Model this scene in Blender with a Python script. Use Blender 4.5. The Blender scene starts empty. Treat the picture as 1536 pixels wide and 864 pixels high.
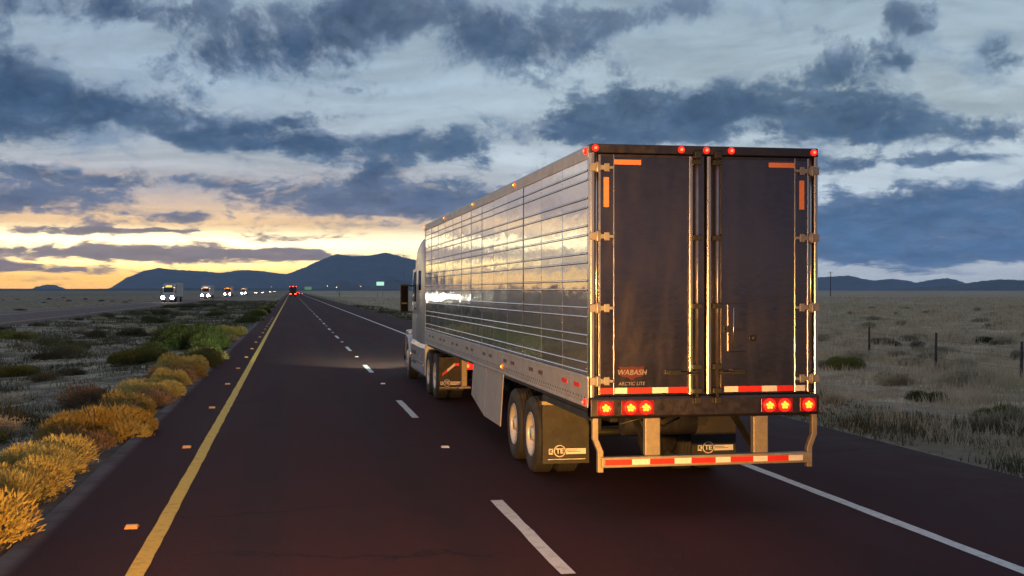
import bpy, bmesh, math, random
import numpy as np
from mathutils import Vector, Matrix, noise as mnoise

random.seed(7)
S = bpy.context.scene
COL = S.collection
R = math.radians

# ---------------------------------------------------------------- camera
F_PX = 1800.0          # focal length in pixels of a 1536 wide frame
YAW = 10.42            # degrees to the right of the road direction (+Y)
cam_d = bpy.data.cameras.new('camera')
cam_d.sensor_width = 36.0
cam_d.lens = F_PX / 1536 * 36
cam_d.shift_y = -(432 - 435.5) / 1536
cam_d.clip_start = 0.1
cam_d.clip_end = 120000
cam = bpy.data.objects.new('camera', cam_d)
cam.location = (0, 0, 2.45)
cam.rotation_euler = (R(90), 0, R(-YAW))
COL.objects.link(cam)
S.camera = cam

# ---------------------------------------------------------------- node helper
class NT:
    def __init__(self, tree):
        self.t = tree; self.n = tree.nodes; self.l = tree.links
    def put(self, sock, v):
        if isinstance(v, bpy.types.NodeSocket): self.l.new(v, sock)
        elif v is not None: sock.default_value = v
    def m(self, op, a, b=None, c=None, clamp=False):
        n = self.n.new('ShaderNodeMath'); n.operation = op; n.use_clamp = clamp
        for i, v in enumerate((a, b, c)):
            if v is not None: self.put(n.inputs[i], v)
        return n.outputs[0]
    def vm(self, op, a, b=None):
        n = self.n.new('ShaderNodeVectorMath'); n.operation = op
        self.put(n.inputs[0], a)
        if b is not None: self.put(n.inputs['Scale' if op == 'SCALE' else 1], b)
        return n.outputs['Value' if op in ('LENGTH', 'DOT_PRODUCT') else 'Vector']
    def mix(self, f, a, b, blend='MIX'):
        n = self.n.new('ShaderNodeMix'); n.data_type = 'RGBA'; n.blend_type = blend; n.clamp_factor = True
        self.put(n.inputs[0], f)
        for i, v in ((6, a), (7, b)):
            if isinstance(v, (tuple, list)) and len(v) == 3: v = (*v, 1)
            self.put(n.inputs[i], v)
        return n.outputs[2]
    def sm(self, v, a, b, lo=0.0, hi=1.0, kind='SMOOTHSTEP'):
        n = self.n.new('ShaderNodeMapRange'); n.interpolation_type = kind
        self.put(n.inputs[0], v); n.inputs[1].default_value = a; n.inputs[2].default_value = b
        n.inputs[3].default_value = lo; n.inputs[4].default_value = hi
        return n.outputs[0]
    def ramp(self, f, stops, interp='LINEAR'):
        n = self.n.new('ShaderNodeValToRGB'); cr = n.color_ramp; cr.interpolation = interp
        while len(cr.elements) < len(stops): cr.elements.new(0.5)
        for e, (p, c) in zip(cr.elements, stops):
            e.position = p; e.color = (*c, 1) if len(c) == 3 else c
        self.put(n.inputs[0], f)
        return n.outputs[0]
    def noise(self, vec, scale, detail=4, rough=0.55, dist=0.0, color=False):
        n = self.n.new('ShaderNodeTexNoise'); n.inputs['Scale'].default_value = scale
        n.inputs['Detail'].default_value = detail; n.inputs['Roughness'].default_value = rough
        n.inputs['Distortion'].default_value = dist
        if vec is not None: self.put(n.inputs['Vector'], vec)
        return n.outputs['Color' if color else 0]
    def xyz(self, x, y, z):
        n = self.n.new('ShaderNodeCombineXYZ')
        for i, v in enumerate((x, y, z)): self.put(n.inputs[i], v)
        return n.outputs[0]
    def sep(self, v):
        n = self.n.new('ShaderNodeSeparateXYZ'); self.put(n.inputs[0], v)
        return n.outputs
    def mapping(self, v, loc=(0, 0, 0), rot=(0, 0, 0), scale=(1, 1, 1), kind='POINT'):
        n = self.n.new('ShaderNodeMapping'); n.vector_type = kind; self.put(n.inputs[0], v)
        n.inputs[1].default_value = loc; n.inputs[2].default_value = rot; n.inputs[3].default_value = scale
        return n.outputs[0]

def lin(r, g, b):
    f = lambda c: (c / 255 / 12.92) if c / 255 <= 0.04045 else ((c / 255 + 0.055) / 1.055) ** 2.4
    return (f(r), f(g), f(b))

# ---------------------------------------------------------------- dusk sky
SUN_AZ = -11.0      # degrees from +Y, negative to the left
SUN_EL = 1.2
HAZE = 5.0e-5      # density of the evening air built further down
W = bpy.data.worlds.new('World'); S.world = W; W.use_nodes = True
def build_sky():
    t = NT(W.node_tree); bg = t.n['Background']
    d = t.n.new('ShaderNodeTexCoord').outputs['Generated']
    x, y, z = t.sep(d)
    E = t.m('MULTIPLY', t.m('ARCSINE', z), 57.2958)
    A = t.m('MULTIPLY', t.m('ARCTAN2', x, y), 57.2958)
    Eab = t.m('MAXIMUM', E, 0.0)
    st = t.n.new('ShaderNodeTexSky'); st.sky_type = 'NISHITA'; st.sun_disc = False
    st.sun_elevation = R(SUN_EL); st.sun_rotation = R(SUN_AZ); st.dust_density = 0.6; st.ozone_density = 3.0
    nish = t.vm('SCALE', st.outputs[0], 0.075)
    # angular closeness to the set sun, as an azimuth falloff
    sd = (math.sin(R(SUN_AZ)), math.cos(R(SUN_AZ)), 0.0)
    cosa = t.vm('DOT_PRODUCT', d, sd)
    ang = t.m('MULTIPLY', t.m('ARCCOSINE', t.m('MINIMUM', cosa, 0.99999)), 57.2958)
    warm = t.sm(ang, 9, 36, 1.0, 0.0)
    east = t.m('MULTIPLY', t.sm(ang, 45, 150, 0.0, 1.0), t.sm(E, 55, 15))
    # large soft displacement of the cloud layout
    P = t.xyz(t.m('MULTIPLY', x, 9.0), t.m('MULTIPLY', y, 9.0), t.m('MULTIPLY', t.m('LOGARITHM', t.m('ADD', Eab, 2.2), 2.71828), 2.7))
    wn = t.noise(P, 1.3, 4, 0.62, 0.0, True)
    wx, wy, wz = t.sep(wn)
    amp = t.sm(E, 0, 9, 0.25, 1.0, 'LINEAR')
    V = t.xyz(t.m('MULTIPLY_ADD', t.m('MULTIPLY', t.m('SUBTRACT', wx, 0.5), 6.0), amp, A),
              t.m('MULTIPLY_ADD', t.m('MULTIPLY', t.m('SUBTRACT', wy, 0.5), 2.3), amp, E), 0.0)
    def pix(px, py):
        a = math.atan((px - 768) / F_PX)
        return math.degrees(a) + YAW, math.degrees(math.atan((435.5 - py) / F_PX * math.cos(a)))
    def blobs(lst):
        tot = None
        for (px, py, hw, hh, tilt, k) in lst:
            a, e = pix(px, py)
            mp = t.mapping(V, (a, e, 0), (0, 0, R(tilt)), (hw / 31.0, hh / 31.0, 1), 'TEXTURE')
            b = t.sm(t.vm('LENGTH', mp), 1.25, 0.15, 0.0, k)
            tot = b if tot is None else t.m('ADD', tot, b)
        return tot
    n1 = t.noise(P, 1.15, 7, 0.62, 0.3)
    n2 = t.noise(t.vm('ADD', P, (0.02, 0.0, 0.12)), 1.15, 7, 0.62, 0.3)
    nf = t.noise(t.mapping(P, (2, 9, 4), (0, 0, 0), (1, 1, 0.8)), 4.6, 8, 0.68, 0.4)
    streak = t.noise(t.mapping(P, (3, 7, 1), (0, 0, 0), (0.55, 0.55, 2.2)), 1.0, 6, 0.62, 0.6)
    # ---- clear air seen behind a veil of high thin cloud
    e15 = t.m('DIVIDE', Eab, 30.0)
    cool = t.ramp(e15, [(0.0, lin(150, 160, 172)), (0.035, lin(176, 184, 190)), (0.09, lin(176, 188, 198)), (0.19, lin(188, 202, 210)),
                        (0.29, lin(172, 188, 196)), (0.45, lin(152, 172, 186)), (1.0, lin(178, 190, 208))])
    hot = t.ramp(e15, [(0.0, lin(232, 176, 84)), (0.02, lin(246, 192, 84)), (0.045, lin(254, 222, 140)), (0.08, lin(255, 234, 180)), (0.105, lin(236, 196, 140)), (0.13, lin(204, 178, 150)),
                       (0.16, lin(172, 168, 170)), (0.21, lin(164, 174, 182)), (0.32, lin(150, 170, 186)), (0.5, lin(148, 168, 184)), (1.0, lin(178, 190, 208))])
    hot = t.vm('SCALE', hot, t.m('MULTIPLY_ADD', t.m('MULTIPLY', t.sm(E, 0.5, 1.5), t.sm(E, 3.1, 2.3)), 0.95, 1.0))   # the brightest strip along the horizon
    veil = t.mix(warm, cool, hot)
    veil = t.mix(t.m('MULTIPLY', east, 0.86), veil, lin(78, 78, 98))
    clear = t.mix(0.92, nish, veil)
    shade = t.sm(streak, 0.30, 0.68, 0.70, 1.22, 'LINEAR')
    shade_amt = t.sm(E, 1.5, 6.0, 0.55, 1.0)
    shade = t.m('MULTIPLY_ADD', t.m('SUBTRACT', shade, 1.0), shade_amt, 1.0)
    clear = t.vm('SCALE', clear, shade)
    # ---- the heavy cloud banks
    big = blobs([
        (450, 55, 210, 60, 14, 0.46), (560, 20, 130, 40, 0, 0.30), (770, 45, 190, 62, 4, 0.50), (1020, 18, 200, 34, 6, 0.36), (330, 15, 120, 30, 0, 0.2),
        (80, 158, 260, 54, -4, 0.60), (300, 186, 170, 18, -2, 0.42), (330, 214, 150, 16, -2, 0.36), (495, 218, 110, 26, 0, 0.42), (640, 222, 110, 38, 4, 0.50), (450, 184, 40, 12, 0, 0.34), (515, 188, 40, 10, 0, 0.30),
        (900, 185, 220, 34, 3, 0.46), (1120, 165, 300, 50, -1, 0.54), (1350, 180, 160, 34, -6, 0.40), (1400, 335, 330, 62, 0, 0.66), (1500, 292, 160, 34, 0, 0.2), (1390, 378, 380, 24, 0, 0.42),
        (1370, 240, 150, 13, 0, 0.40), (625, 303, 210, 24, 4, 0.56), (400, 292, 110, 26, 0, 0.34), (130, 262, 240, 20, -2, 0.30), (90, 300, 160, 22, 0, 0.34), (290, 325, 70, 9, 0, 0.34),
        (565, 266, 46, 30, 30, 0.46), (200, 378, 360, 14, -1, 0.60), (440, 382, 90, 12, 0, 0.36), (50, 345, 90, 8, 0, 0.46), (215, 345, 90, 5, 0, 0.40), (30, 402, 170, 8, 0, 0.46), (250, 410, 120, 4, 0, 0.3),
        (1515, 70, 62, 36, 25, 0.56), (1385, 25, 50, 32, 20, 0.46), (1400, 48, 26, 14, 20, 0.3), (1350, 92, 22, 18, 0, 0.42), (1265, 100, 130, 26, 10, 0.16), (110, 12, 180, 22, 0, 0.30), (1180, 205, 380, 14, 0, 0.2),
        (120, 95, 420, 120, 0, 0.13), (-300, 120, 380, 84, 0, 0.66), (-300, 268, 360, 50, 0, 0.72), (-240, 385, 260, 14, 0, 0.5), (-560, 300, 260, 66, 0, 0.55),
    ])
    n3 = t.noise(t.mapping(P, (11, 2, 5), (0, 0, 0), (0.9, 0.9, 1.0)), 1.9, 7, 0.66, 0.45)
    hi = t.sm(E, 13.5, 22, 0.0, 0.16)          # the cover goes on overhead
    side = t.m('MULTIPLY', t.sm(ang, 42, 60, 0.0, 0.24), t.sm(E, 0.5, 4))
    dens = t.m('ADD', t.m('ADD', big, t.m('ADD', hi, side)), t.m('MULTIPLY_ADD', t.m('SUBTRACT', n1, 0.5), 1.9, t.m('MULTIPLY', t.m('SUBTRACT', nf, 0.5), 1.2)))
    alpha = t.m('MULTIPLY', t.sm(dens, 0.07, 0.41), 0.98)
    thick = t.m('MULTIPLY', t.sm(dens, 0.16, 0.62), t.sm(n3, 0.30, 0.62, 0.45, 1.0))
    up = t.ramp(e15, [(0.0, lin(120, 100, 92)), (0.08, lin(126, 108, 98)), (0.13, lin(112, 116, 132)), (0.2, lin(86, 108, 132)), (1.0, lin(152, 164, 186))])
    upc = t.ramp(e15, [(0.0, lin(80, 98, 126)), (0.12, lin(88, 108, 136)), (0.3, lin(92, 114, 134)), (1.0, lin(152, 164, 186))])
    dk = t.ramp(e15, [(0.0, lin(100, 82, 84)), (0.09, lin(112, 100, 98)), (0.13, lin(84, 96, 120)), (0.22, lin(54, 78, 106)), (0.4, lin(48, 70, 98)), (1.0, lin(122, 136, 160))])
    dkc = t.ramp(e15, [(0.0, lin(56, 84, 118)), (0.12, lin(58, 86, 118)), (0.3, lin(62, 84, 108)), (1.0, lin(122, 136, 160))])
    light = t.mix(warm, upc, up); dark = t.mix(warm, dkc, dk)
    cc = t.mix(thick, light, dark)
    # tops and edges catch the last light
    rim = t.m('MULTIPLY', t.sm(t.m('SUBTRACT', n1, n2), 0.01, 0.10), t.sm(thick, 0.9, 0.1))
    rimcol = t.mix(t.m('MULTIPLY', warm, t.sm(E, 8, 3)), lin(150, 166, 186), lin(226, 190, 150))
    cc = t.mix(t.m('MULTIPLY', rim, 0.6), cc, rimcol)
    cc = t.vm('SCALE', cc, t.sm(nf, 0.3, 0.7, 0.66, 1.26, 'LINEAR'))
    cc = t.mix(t.m('MULTIPLY', east, 0.8), cc, lin(60, 58, 76))
    # a broken middle layer of soft grey-blue cloud between the banks
    mid = t.sm(t.m('MULTIPLY_ADD', t.m('SUBTRACT', big, 0.25), 0.35, n3), 0.42, 0.66)
    mid = t.m('MULTIPLY', mid, t.sm(E, 2.6, 5.2, 0.0, 0.72))
    midcol = t.mix(t.m('MULTIPLY', rim, 0.8), t.mix(t.sm(n1, 0.35, 0.65), t.vm('SCALE', light, 1.45), t.vm('SCALE', light, 0.95)), rimcol)
    midcol = t.mix(t.m('MULTIPLY', east, 0.8), midcol, lin(64, 62, 80))
    col = t.mix(mid, clear, midcol)
    col = t.mix(alpha, col, cc)
    # what the low air takes from the light of the horizon, the sky beyond it has to give
    tau = t.m('MULTIPLY', t.m('MINIMUM', 18000.0, t.m('DIVIDE', 640.0, t.m('TANGENT', t.m('MULTIPLY', t.m('MAXIMUM', E, 0.5), math.pi / 180)))), HAZE)
    col = t.vm('SCALE', col, t.m('EXPONENT', tau))
    col = t.mix(t.sm(E, -0.2, -3.0), col, lin(40, 38, 40))
    t.put(bg.inputs[0], col); bg.inputs[1].default_value = 1.1
build_sky()
W.cycles.sampling_method = 'MANUAL'; W.cycles.sample_map_resolution = 512

# the last glow of the sun, already on the horizon and behind thin cloud
sun_d = bpy.data.lights.new('sun', 'SUN'); sun_d.energy = 0.03; sun_d.angle = R(15); sun_d.color = (1.0, 0.66, 0.34)
sun = bpy.data.objects.new('sun', sun_d); COL.objects.link(sun)
sun.rotation_euler = Vector((-math.sin(R(SUN_AZ)), -math.cos(R(SUN_AZ)), -math.tan(R(SUN_EL + 1.5)))).to_track_quat('-Z', 'Y').to_euler()

S.view_settings.view_transform = 'Standard'; S.view_settings.look = 'None'
S.view_settings.exposure = 0.0; S.view_settings.gamma = 1.0; S.view_settings.use_curve_mapping = False
S.cycles.use_denoising = True
S.cycles.max_bounces = 6; S.cycles.diffuse_bounces = 2; S.cycles.glossy_bounces = 3; S.cycles.volume_bounces = 0
S.cycles.sample_clamp_indirect = 4.0

# ---------------------------------------------------------------- mesh helpers
class MB:
    """collects shapes that become ONE mesh object"""
    def __init__(s): s.v = []; s.f = []; s.sm = []
    def add(s, vs, fs, smooth=False):
        o = len(s.v); s.v += [tuple(v) for v in vs]
        s.f += [tuple(i + o for i in f) for f in fs]; s.sm += [smooth] * len(fs); return s
    def box(s, x0, x1, y0, y1, z0, z1):
        return s.add([(x0, y0, z0), (x1, y0, z0), (x1, y1, z0), (x0, y1, z0), (x0, y0, z1), (x1, y0, z1), (x1, y1, z1), (x0, y1, z1)],
                     [(0, 3, 2, 1), (4, 5, 6, 7), (0, 1, 5, 4), (1, 2, 6, 5), (2, 3, 7, 6), (3, 0, 4, 7)])
    def prism(s, prof, axis, a, b):
        """prof: closed polygon of 2D points in the other two axes (in x,y,z order)"""
        n = len(prof)
        def p(q, t):
            q = list(q); q.insert(axis, t); return tuple(q)
        vs = [p(q, a) for q in prof] + [p(q, b) for q in prof]
        fs = [(i, (i + 1) % n, (i + 1) % n + n, i + n) for i in range(n)] + [tuple(range(n))[::-1], tuple(range(n, 2 * n))]
        return s.add(vs, fs)
    def cyl(s, c, axis, r, h, seg=16, r2=None, smooth=True, caps=True):
        r2 = r if r2 is None else r2
        vs = []
        for k, (t, rr) in enumerate(((-h / 2, r), (h / 2, r2))):
            for i in range(seg):
                a = 2 * math.pi * i / seg
                q = [math.cos(a) * rr, math.sin(a) * rr]; q.insert(axis, t)
                vs.append((c[0] + q[0], c[1] + q[1], c[2] + q[2]))
        s.add(vs, [(i, (i + 1) % seg, (i + 1) % seg + seg, i + seg) for i in range(seg)], smooth)
        if caps:
            o = len(s.v) - 2 * seg
            s.f += [tuple(range(o, o + seg))[::-1], tuple(range(o + seg, o + 2 * seg))]; s.sm += [False, False]
        return s
    def lathe(s, prof, c=(0, 0, 0), axis=0, seg=28, smooth=True):
        vs = []; n = len(prof)
        for i in range(seg):
            a = 2 * math.pi * i / seg
            for (r, t) in prof:
                q = [math.cos(a) * r, math.sin(a) * r]; q.insert(axis, t)
                vs.append((c[0] + q[0], c[1] + q[1], c[2] + q[2]))
        fs = [(i * n + j, ((i + 1) % seg) * n + j, ((i + 1) % seg) * n + j + 1, i * n + j + 1) for i in range(seg) for j in range(n - 1)]
        return s.add(vs, fs, smooth)
    def tube(s, pts, r, seg=8):
        pts = [Vector(p) for p in pts]; rings = []; vs = []
        for i, p in enumerate(pts):
            d = (pts[min(i + 1, len(pts) - 1)] - pts[max(i - 1, 0)]).normalized()
            u = d.cross(Vector((0, 0, 1)) if abs(d.z) < 0.9 else Vector((1, 0, 0))).normalized(); w = d.cross(u)
            rr = r[i] if isinstance(r, (list, tuple)) else r
            vs += [tuple(p + (u * math.cos(2 * math.pi * k / seg) + w * math.sin(2 * math.pi * k / seg)) * rr) for k in range(seg)]
        n = len(pts)
        fs = [(i * seg + k, i * seg + (k + 1) % seg, (i + 1) * seg + (k + 1) % seg, (i + 1) * seg + k) for i in range(n - 1) for k in range(seg)]
        s.add(vs, fs, True)
        o = len(s.v) - n * seg
        s.f += [tuple(range(o, o + seg)), tuple(range(o + (n - 1) * seg, o + n * seg))[::-1]]; s.sm += [False, False]
        return s
    def loft(s, rings, smooth=True, caps=True):
        n = len(rings[0]); vs = [v for r in rings for v in r]
        fs = [(i * n + k, i * n + (k + 1) % n, (i + 1) * n + (k + 1) % n, (i + 1) * n + k) for i in range(len(rings) - 1) for k in range(n)]
        o = len(s.v); s.add(vs, fs, smooth)
        if caps:
            s.f += [tuple(range(o, o + n))[::-1], tuple(range(o + (len(rings) - 1) * n, o + len(rings) * n))]; s.sm += [False, False]
        return s
    def mesh(s, name, mat):
        me = bpy.data.meshes.new(name); me.from_pydata(s.v, [], s.f)
        me.polygons.foreach_set('use_smooth', s.sm)
        if mat: me.materials.append(mat)
        bm = bmesh.new(); bm.from_mesh(me); bmesh.ops.recalc_face_normals(bm, faces=bm.faces); bm.to_mesh(me); bm.free()
        me.update(); return me
    def build(s, name, mat, parent=None, bevel=0.0, loc=(0, 0, 0), rot=(0, 0, 0), seg=2):
        o = link(name, s.mesh(name, mat), parent, loc, rot)
        if bevel:
            b = o.modifiers.new('edge', 'BEVEL'); b.width = bevel; b.segments = seg; b.limit_method = 'ANGLE'; b.angle_limit = R(35)
            b.harden_normals = False
        return o

def link(name, data, parent=None, loc=(0, 0, 0), rot=(0, 0, 0), scale=(1, 1, 1)):
    o = bpy.data.objects.new(name, data); COL.objects.link(o)
    o.location = loc; o.rotation_euler = rot; o.scale = scale
    if parent is not None: o.parent = parent
    return o
def thing(name, label, cat, loc=(0, 0, 0), rotz=0.0, group=None):
    o = link(name, None, None, loc, (0, 0, rotz)); o.empty_display_size = 0.3
    return tag(o, label, cat, group)
def tag(o, label=None, cat=None, group=None, kind=None):
    if label: o['label'] = label
    if cat: o['category'] = cat
    if group: o['group'] = group
    if kind: o['kind'] = kind
    return o
def copy_tree(o, parent=None):
    kids = KIDS.setdefault(o.name, list(o.children))
    c = o.copy(); COL.objects.link(c); c.parent = parent
    for k in kids: copy_tree(k, c)
    return c
KIDS = {}
def text(name, body, size, mat, parent, loc, rot=(R(90), 0, 0), align='CENTER', extrude=0.002, shear=0.0, bold=0.0):
    cu = bpy.data.curves.new(name, 'FONT'); cu.body = body; cu.size = size; cu.extrude = extrude
    cu.align_x = align; cu.align_y = 'CENTER'; cu.shear = shear; cu.offset = bold; cu.resolution_u = 3
    tmp = bpy.data.objects.new('tmp', cu); COL.objects.link(tmp)
    dg = bpy.context.evaluated_depsgraph_get(); me = bpy.data.meshes.new_from_object(tmp.evaluated_get(dg))
    bpy.data.objects.remove(tmp); me.materials.clear(); me.materials.append(mat)
    return link(name, me, parent, loc, rot)

# ---------------------------------------------------------------- materials
MATS = {}
def mat(name, col, rough=0.5, metal=0.0, var=0.12, vscale=3.0, bump=0.0, bscale=30.0, rvar=0.1, emit=None, estr=0.0, spec=0.5, coords='Object', trans=0.0, stretch=(1, 1, 1), dirt=None):
    if name in MATS: return MATS[name]
    m = bpy.data.materials.new(name); m.use_nodes = True; t = NT(m.node_tree); b = t.n['Principled BSDF']
    tc = t.mapping(t.n.new('ShaderNodeTexCoord').outputs[coords], scale=stretch)
    n = t.noise(tc, vscale, 6, 0.6)
    lo = tuple(max(0, c * (1 - var)) for c in col); hi = tuple(min(1, c * (1 + var)) for c in col)
    c = t.mix(t.sm(n, 0.3, 0.7, kind='LINEAR'), lo, hi)
    if dirt:
        c = t.mix(t.sm(t.noise(tc, vscale * 0.6, 7, 0.68), 0.48, 0.74, 0, dirt[1]), c, dirt[0])
    t.put(b.inputs['Base Color'], c)
    t.put(b.inputs['Roughness'], t.sm(t.noise(tc, vscale * 2.3, 5, 0.6), 0.3, 0.7, max(0.02, rough - rvar), min(1, rough + rvar), 'LINEAR'))
    b.inputs['Metallic'].default_value = metal; b.inputs['Specular IOR Level'].default_value = spec
    if trans: b.inputs['Transmission Weight'].default_value = trans
    if bump:
        bn = t.n.new('ShaderNodeBump'); bn.inputs['Strength'].default_value = 1.0; bn.inputs['Distance'].default_value = bump
        t.put(bn.inputs['Height'], t.noise(tc, bscale, 4, 0.6)); t.l.new(bn.outputs[0], b.inputs['Normal'])
    if emit:
        b.inputs['Emission Color'].default_value = (*emit, 1); b.inputs['Emission Strength'].default_value = estr
    MATS[name] = m; return m

def side_panel_material():
    """thin polished sheet: a mirror with the slow waves of oil-canned metal"""
    m = bpy.data.materials.new('polished_panel'); m.use_nodes = True; t = NT(m.node_tree); b = t.n['Principled BSDF']
    oi = t.n.new('ShaderNodeObjectInfo')
    tc = t.n.new('ShaderNodeTexCoord').outputs['Object']
    sh = t.vm('ADD', tc, t.vm('SCALE', t.xyz(oi.outputs['Random'], oi.outputs['Random'], oi.outputs['Random']), 37.0))
    n = t.noise(t.mapping(sh, scale=(1, 0.35, 1.4)), 1.6, 4, 0.55)
    t.put(b.inputs['Base Color'], t.mix(t.sm(n, 0.3, 0.7), (0.58, 0.63, 0.70), (0.65, 0.69, 0.74)))
    t.put(b.inputs['Roughness'], t.sm(n, 0.3, 0.7, 0.06, 0.10, 'LINEAR'))
    b.inputs['Metallic'].default_value = 0.80; b.inputs['Specular IOR Level'].default_value = 0.6
    w = t.noise(t.mapping(sh, scale=(1, 1.1, 2.4)), 1.6, 2, 0.45, 0.3)
    f = t.noise(t.mapping(sh, scale=(1, 2.2, 2.2)), 5.0, 2, 0.5)
    bn = t.n.new('ShaderNodeBump'); bn.inputs['Distance'].default_value = 0.0030; bn.inputs['Strength'].default_value = 1.0
    t.put(bn.inputs['Height'], t.m('MULTIPLY_ADD', f, 0.14, w)); t.l.new(bn.outputs[0], b.inputs['Normal'])
    return m
def door_material():
    m = bpy.data.materials.new('dark_door_skin'); m.use_nodes = True; t = NT(m.node_tree); b = t.n['Principled BSDF']
    tc = t.n.new('ShaderNodeTexCoord').outputs['Object']
    n = t.noise(t.mapping(tc, scale=(1, 1, 0.35)), 4.0, 7, 0.65)
    film = t.m('MULTIPLY', t.sm(t.noise(t.mapping(tc, scale=(1.6, 1, 0.5)), 2.6, 9, 0.72), 0.42, 0.70), t.sm(t.sep(tc)[2], 3.6, 1.35, 0.15, 0.6))   # dried road spray, thickest low down
    run = t.sm(t.noise(t.mapping(tc, scale=(30, 1, 0.35)), 1.0, 4, 0.6), 0.56, 0.72, 0, 0.5)
    film = t.m('MAXIMUM', film, t.m('MULTIPLY', run, film))
    t.put(b.inputs['Base Color'], t.mix(film, t.mix(t.sm(n, 0.3, 0.7), (0.125, 0.11, 0.12), (0.165, 0.145, 0.15)), (0.115, 0.092, 0.082)))
    t.put(b.inputs['Roughness'], t.sm(t.m('MULTIPLY_ADD', film, 0.5, n), 0.3, 1.0, 0.14, 0.30, 'LINEAR'))
    t.put(b.inputs['Metallic'], t.sm(film, 0, 1, 0.90, 0.62, 'LINEAR'))
    w = t.noise(t.mapping(tc, scale=(1.0, 1, 1.6)), 9.0, 3, 0.5); g = t.noise(tc, 220, 2, 0.5)
    bn = t.n.new('ShaderNodeBump'); bn.inputs['Distance'].default_value = 0.0012; bn.inputs['Strength'].default_value = 1.0
    t.put(bn.inputs['Height'], t.m('MULTIPLY_ADD', g, 0.03, w)); t.l.new(bn.outputs[0], b.inputs['Normal'])
    return m
def emitter(name, col, k):
    return mat(name, tuple(0.5 * c for c in col), 0.3, 0, 0.02, emit=col, estr=k)

M = dict(
    panel=side_panel_material(), door=door_material(),
    rail=mat('rail_white', (0.47, 0.46, 0.45), 0.42, 0.25, 0.10, 5, 0.001, 60, dirt=((0.25, 0.22, 0.19), 0.5)),
    stainless=mat('stainless_trim', (0.60, 0.57, 0.54), 0.26, 0.95, 0.06, 1.5, rvar=0.03),
    darkmetal=mat('dark_frame_metal', (0.085, 0.075, 0.08), 0.36, 0.88, 0.18, 5, 0.0008, 60),
    blackpaint=mat('black_chassis_paint', (0.020, 0.019, 0.019), 0.55, 0.1, 0.3, 6, 0.001, 50, dirt=((0.07, 0.06, 0.05), 0.5)),
    galv=mat('galvanised_steel', (0.34, 0.28, 0.19), 0.46, 0.35, 0.16, 14, 0.0006, 90, dirt=((0.27, 0.24, 0.21), 0.55)),
    hinge=mat('hinge_steel', (0.33, 0.30, 0.27), 0.42, 0.35, 0.14, 20),
    rod=mat('lock_rod_steel', (0.30, 0.27, 0.26), 0.34, 0.85, 0.15, 9),
    rubber=mat('tyre_rubber', (0.028, 0.027, 0.026), 0.78, 0, 0.25, 8, 0.002, 70, dirt=((0.10, 0.085, 0.07), 0.6)),
    flap=mat('mudflap_rubber', (0.024, 0.021, 0.016), 0.6, 0, 0.2, 5, 0.001, 30, dirt=((0.06, 0.048, 0.032), 0.5)),
    alu=mat('wheel_aluminium', (0.62, 0.59, 0.54), 0.36, 0.35, 0.10, 9, 0.0006, 60, dirt=((0.4, 0.36, 0.3), 0.35)),
    skirt=mat('skirt_composite', (0.40, 0.38, 0.36), 0.50, 0.05, 0.08, 3, 0.0015, 9, dirt=((0.24, 0.21, 0.18), 0.55)),
    redtape=mat('red_reflective_tape', (0.78, 0.028, 0.020), 0.45, 0, 0.10, 30),
    dullprint=mat('dull_print', (0.27, 0.25, 0.24), 0.5, 0, 0.1, 20),
    whitetape=mat('white_reflective_tape', (0.84, 0.78, 0.68), 0.45, 0, 0.10, 30),
    orangetape=mat('upper_reflective_tape', (0.90, 0.27, 0.10), 0.45, 0, 0.08, 30),
    darktape=mat('dull_rail_tape', (0.13, 0.07, 0.065), 0.5, 0, 0.2, 30),
    white=mat('white_print', (0.78, 0.74, 0.68), 0.5, 0, 0.05, 9),
    decalred=mat('badge_red', (0.26, 0.02, 0.025), 0.45, 0, 0.1, 9),
    badge=mat('badge_dark_red', (0.10, 0.010, 0.014), 0.45, 0, 0.1, 9),
    decalblack=mat('badge_black', (0.015, 0.013, 0.014), 0.45, 0, 0.1, 9),
    plate=mat('red_plate_added_glow', (0.16, 0.007, 0.006), 0.3, 0, 0.05, 9, emit=(1, 0.01, 0.006), estr=0.22),  # plate is no lamp; its added emission stands in for the lamps' red bloom
    mirrordark=mat('mirror_face_dark', (0.006, 0.006, 0.007), 0.5, 0, 0.05, 4, spec=0.03),
    mirror=mat('mirror_glass', (0.03, 0.03, 0.033), 0.03, 1.0, 0.05, 4, rvar=0.01),
    lens=emitter('red_lamp_lens', (1.0, 0.010, 0.005), 3.2),
    led=emitter('tail_lamp_led', (1.0, 0.34, 0.022), 2.7),
    redcore=emitter('clearance_lamp_core', (1.0, 0.11, 0.04), 4.0),
    ambercore=emitter('amber_lamp_core', (1.0, 0.36, 0.04), 6.0),
    amberlens=emitter('amber_lamp_lens', (1.0, 0.22, 0.01), 0.9),
    cabpaint=mat('silver_cab_paint', (0.50, 0.52, 0.55), 0.26, 0.35, 0.04, 1.0, rvar=0.02),
    glass=mat('dark_glass', (0.012, 0.014, 0.017), 0.03, 0, 0.1, 2, spec=0.5, rvar=0.01),
    blackplastic=mat('black_plastic', (0.022, 0.021, 0.021), 0.45, 0, 0.2, 8),
    chrome=mat('chrome', (0.75, 0.74, 0.72), 0.12, 1.0, 0.05, 4),
    roofsheet=mat('roof_sheet', (0.6, 0.6, 0.6), 0.4, 0.3, 0.08, 2),
)

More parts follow.
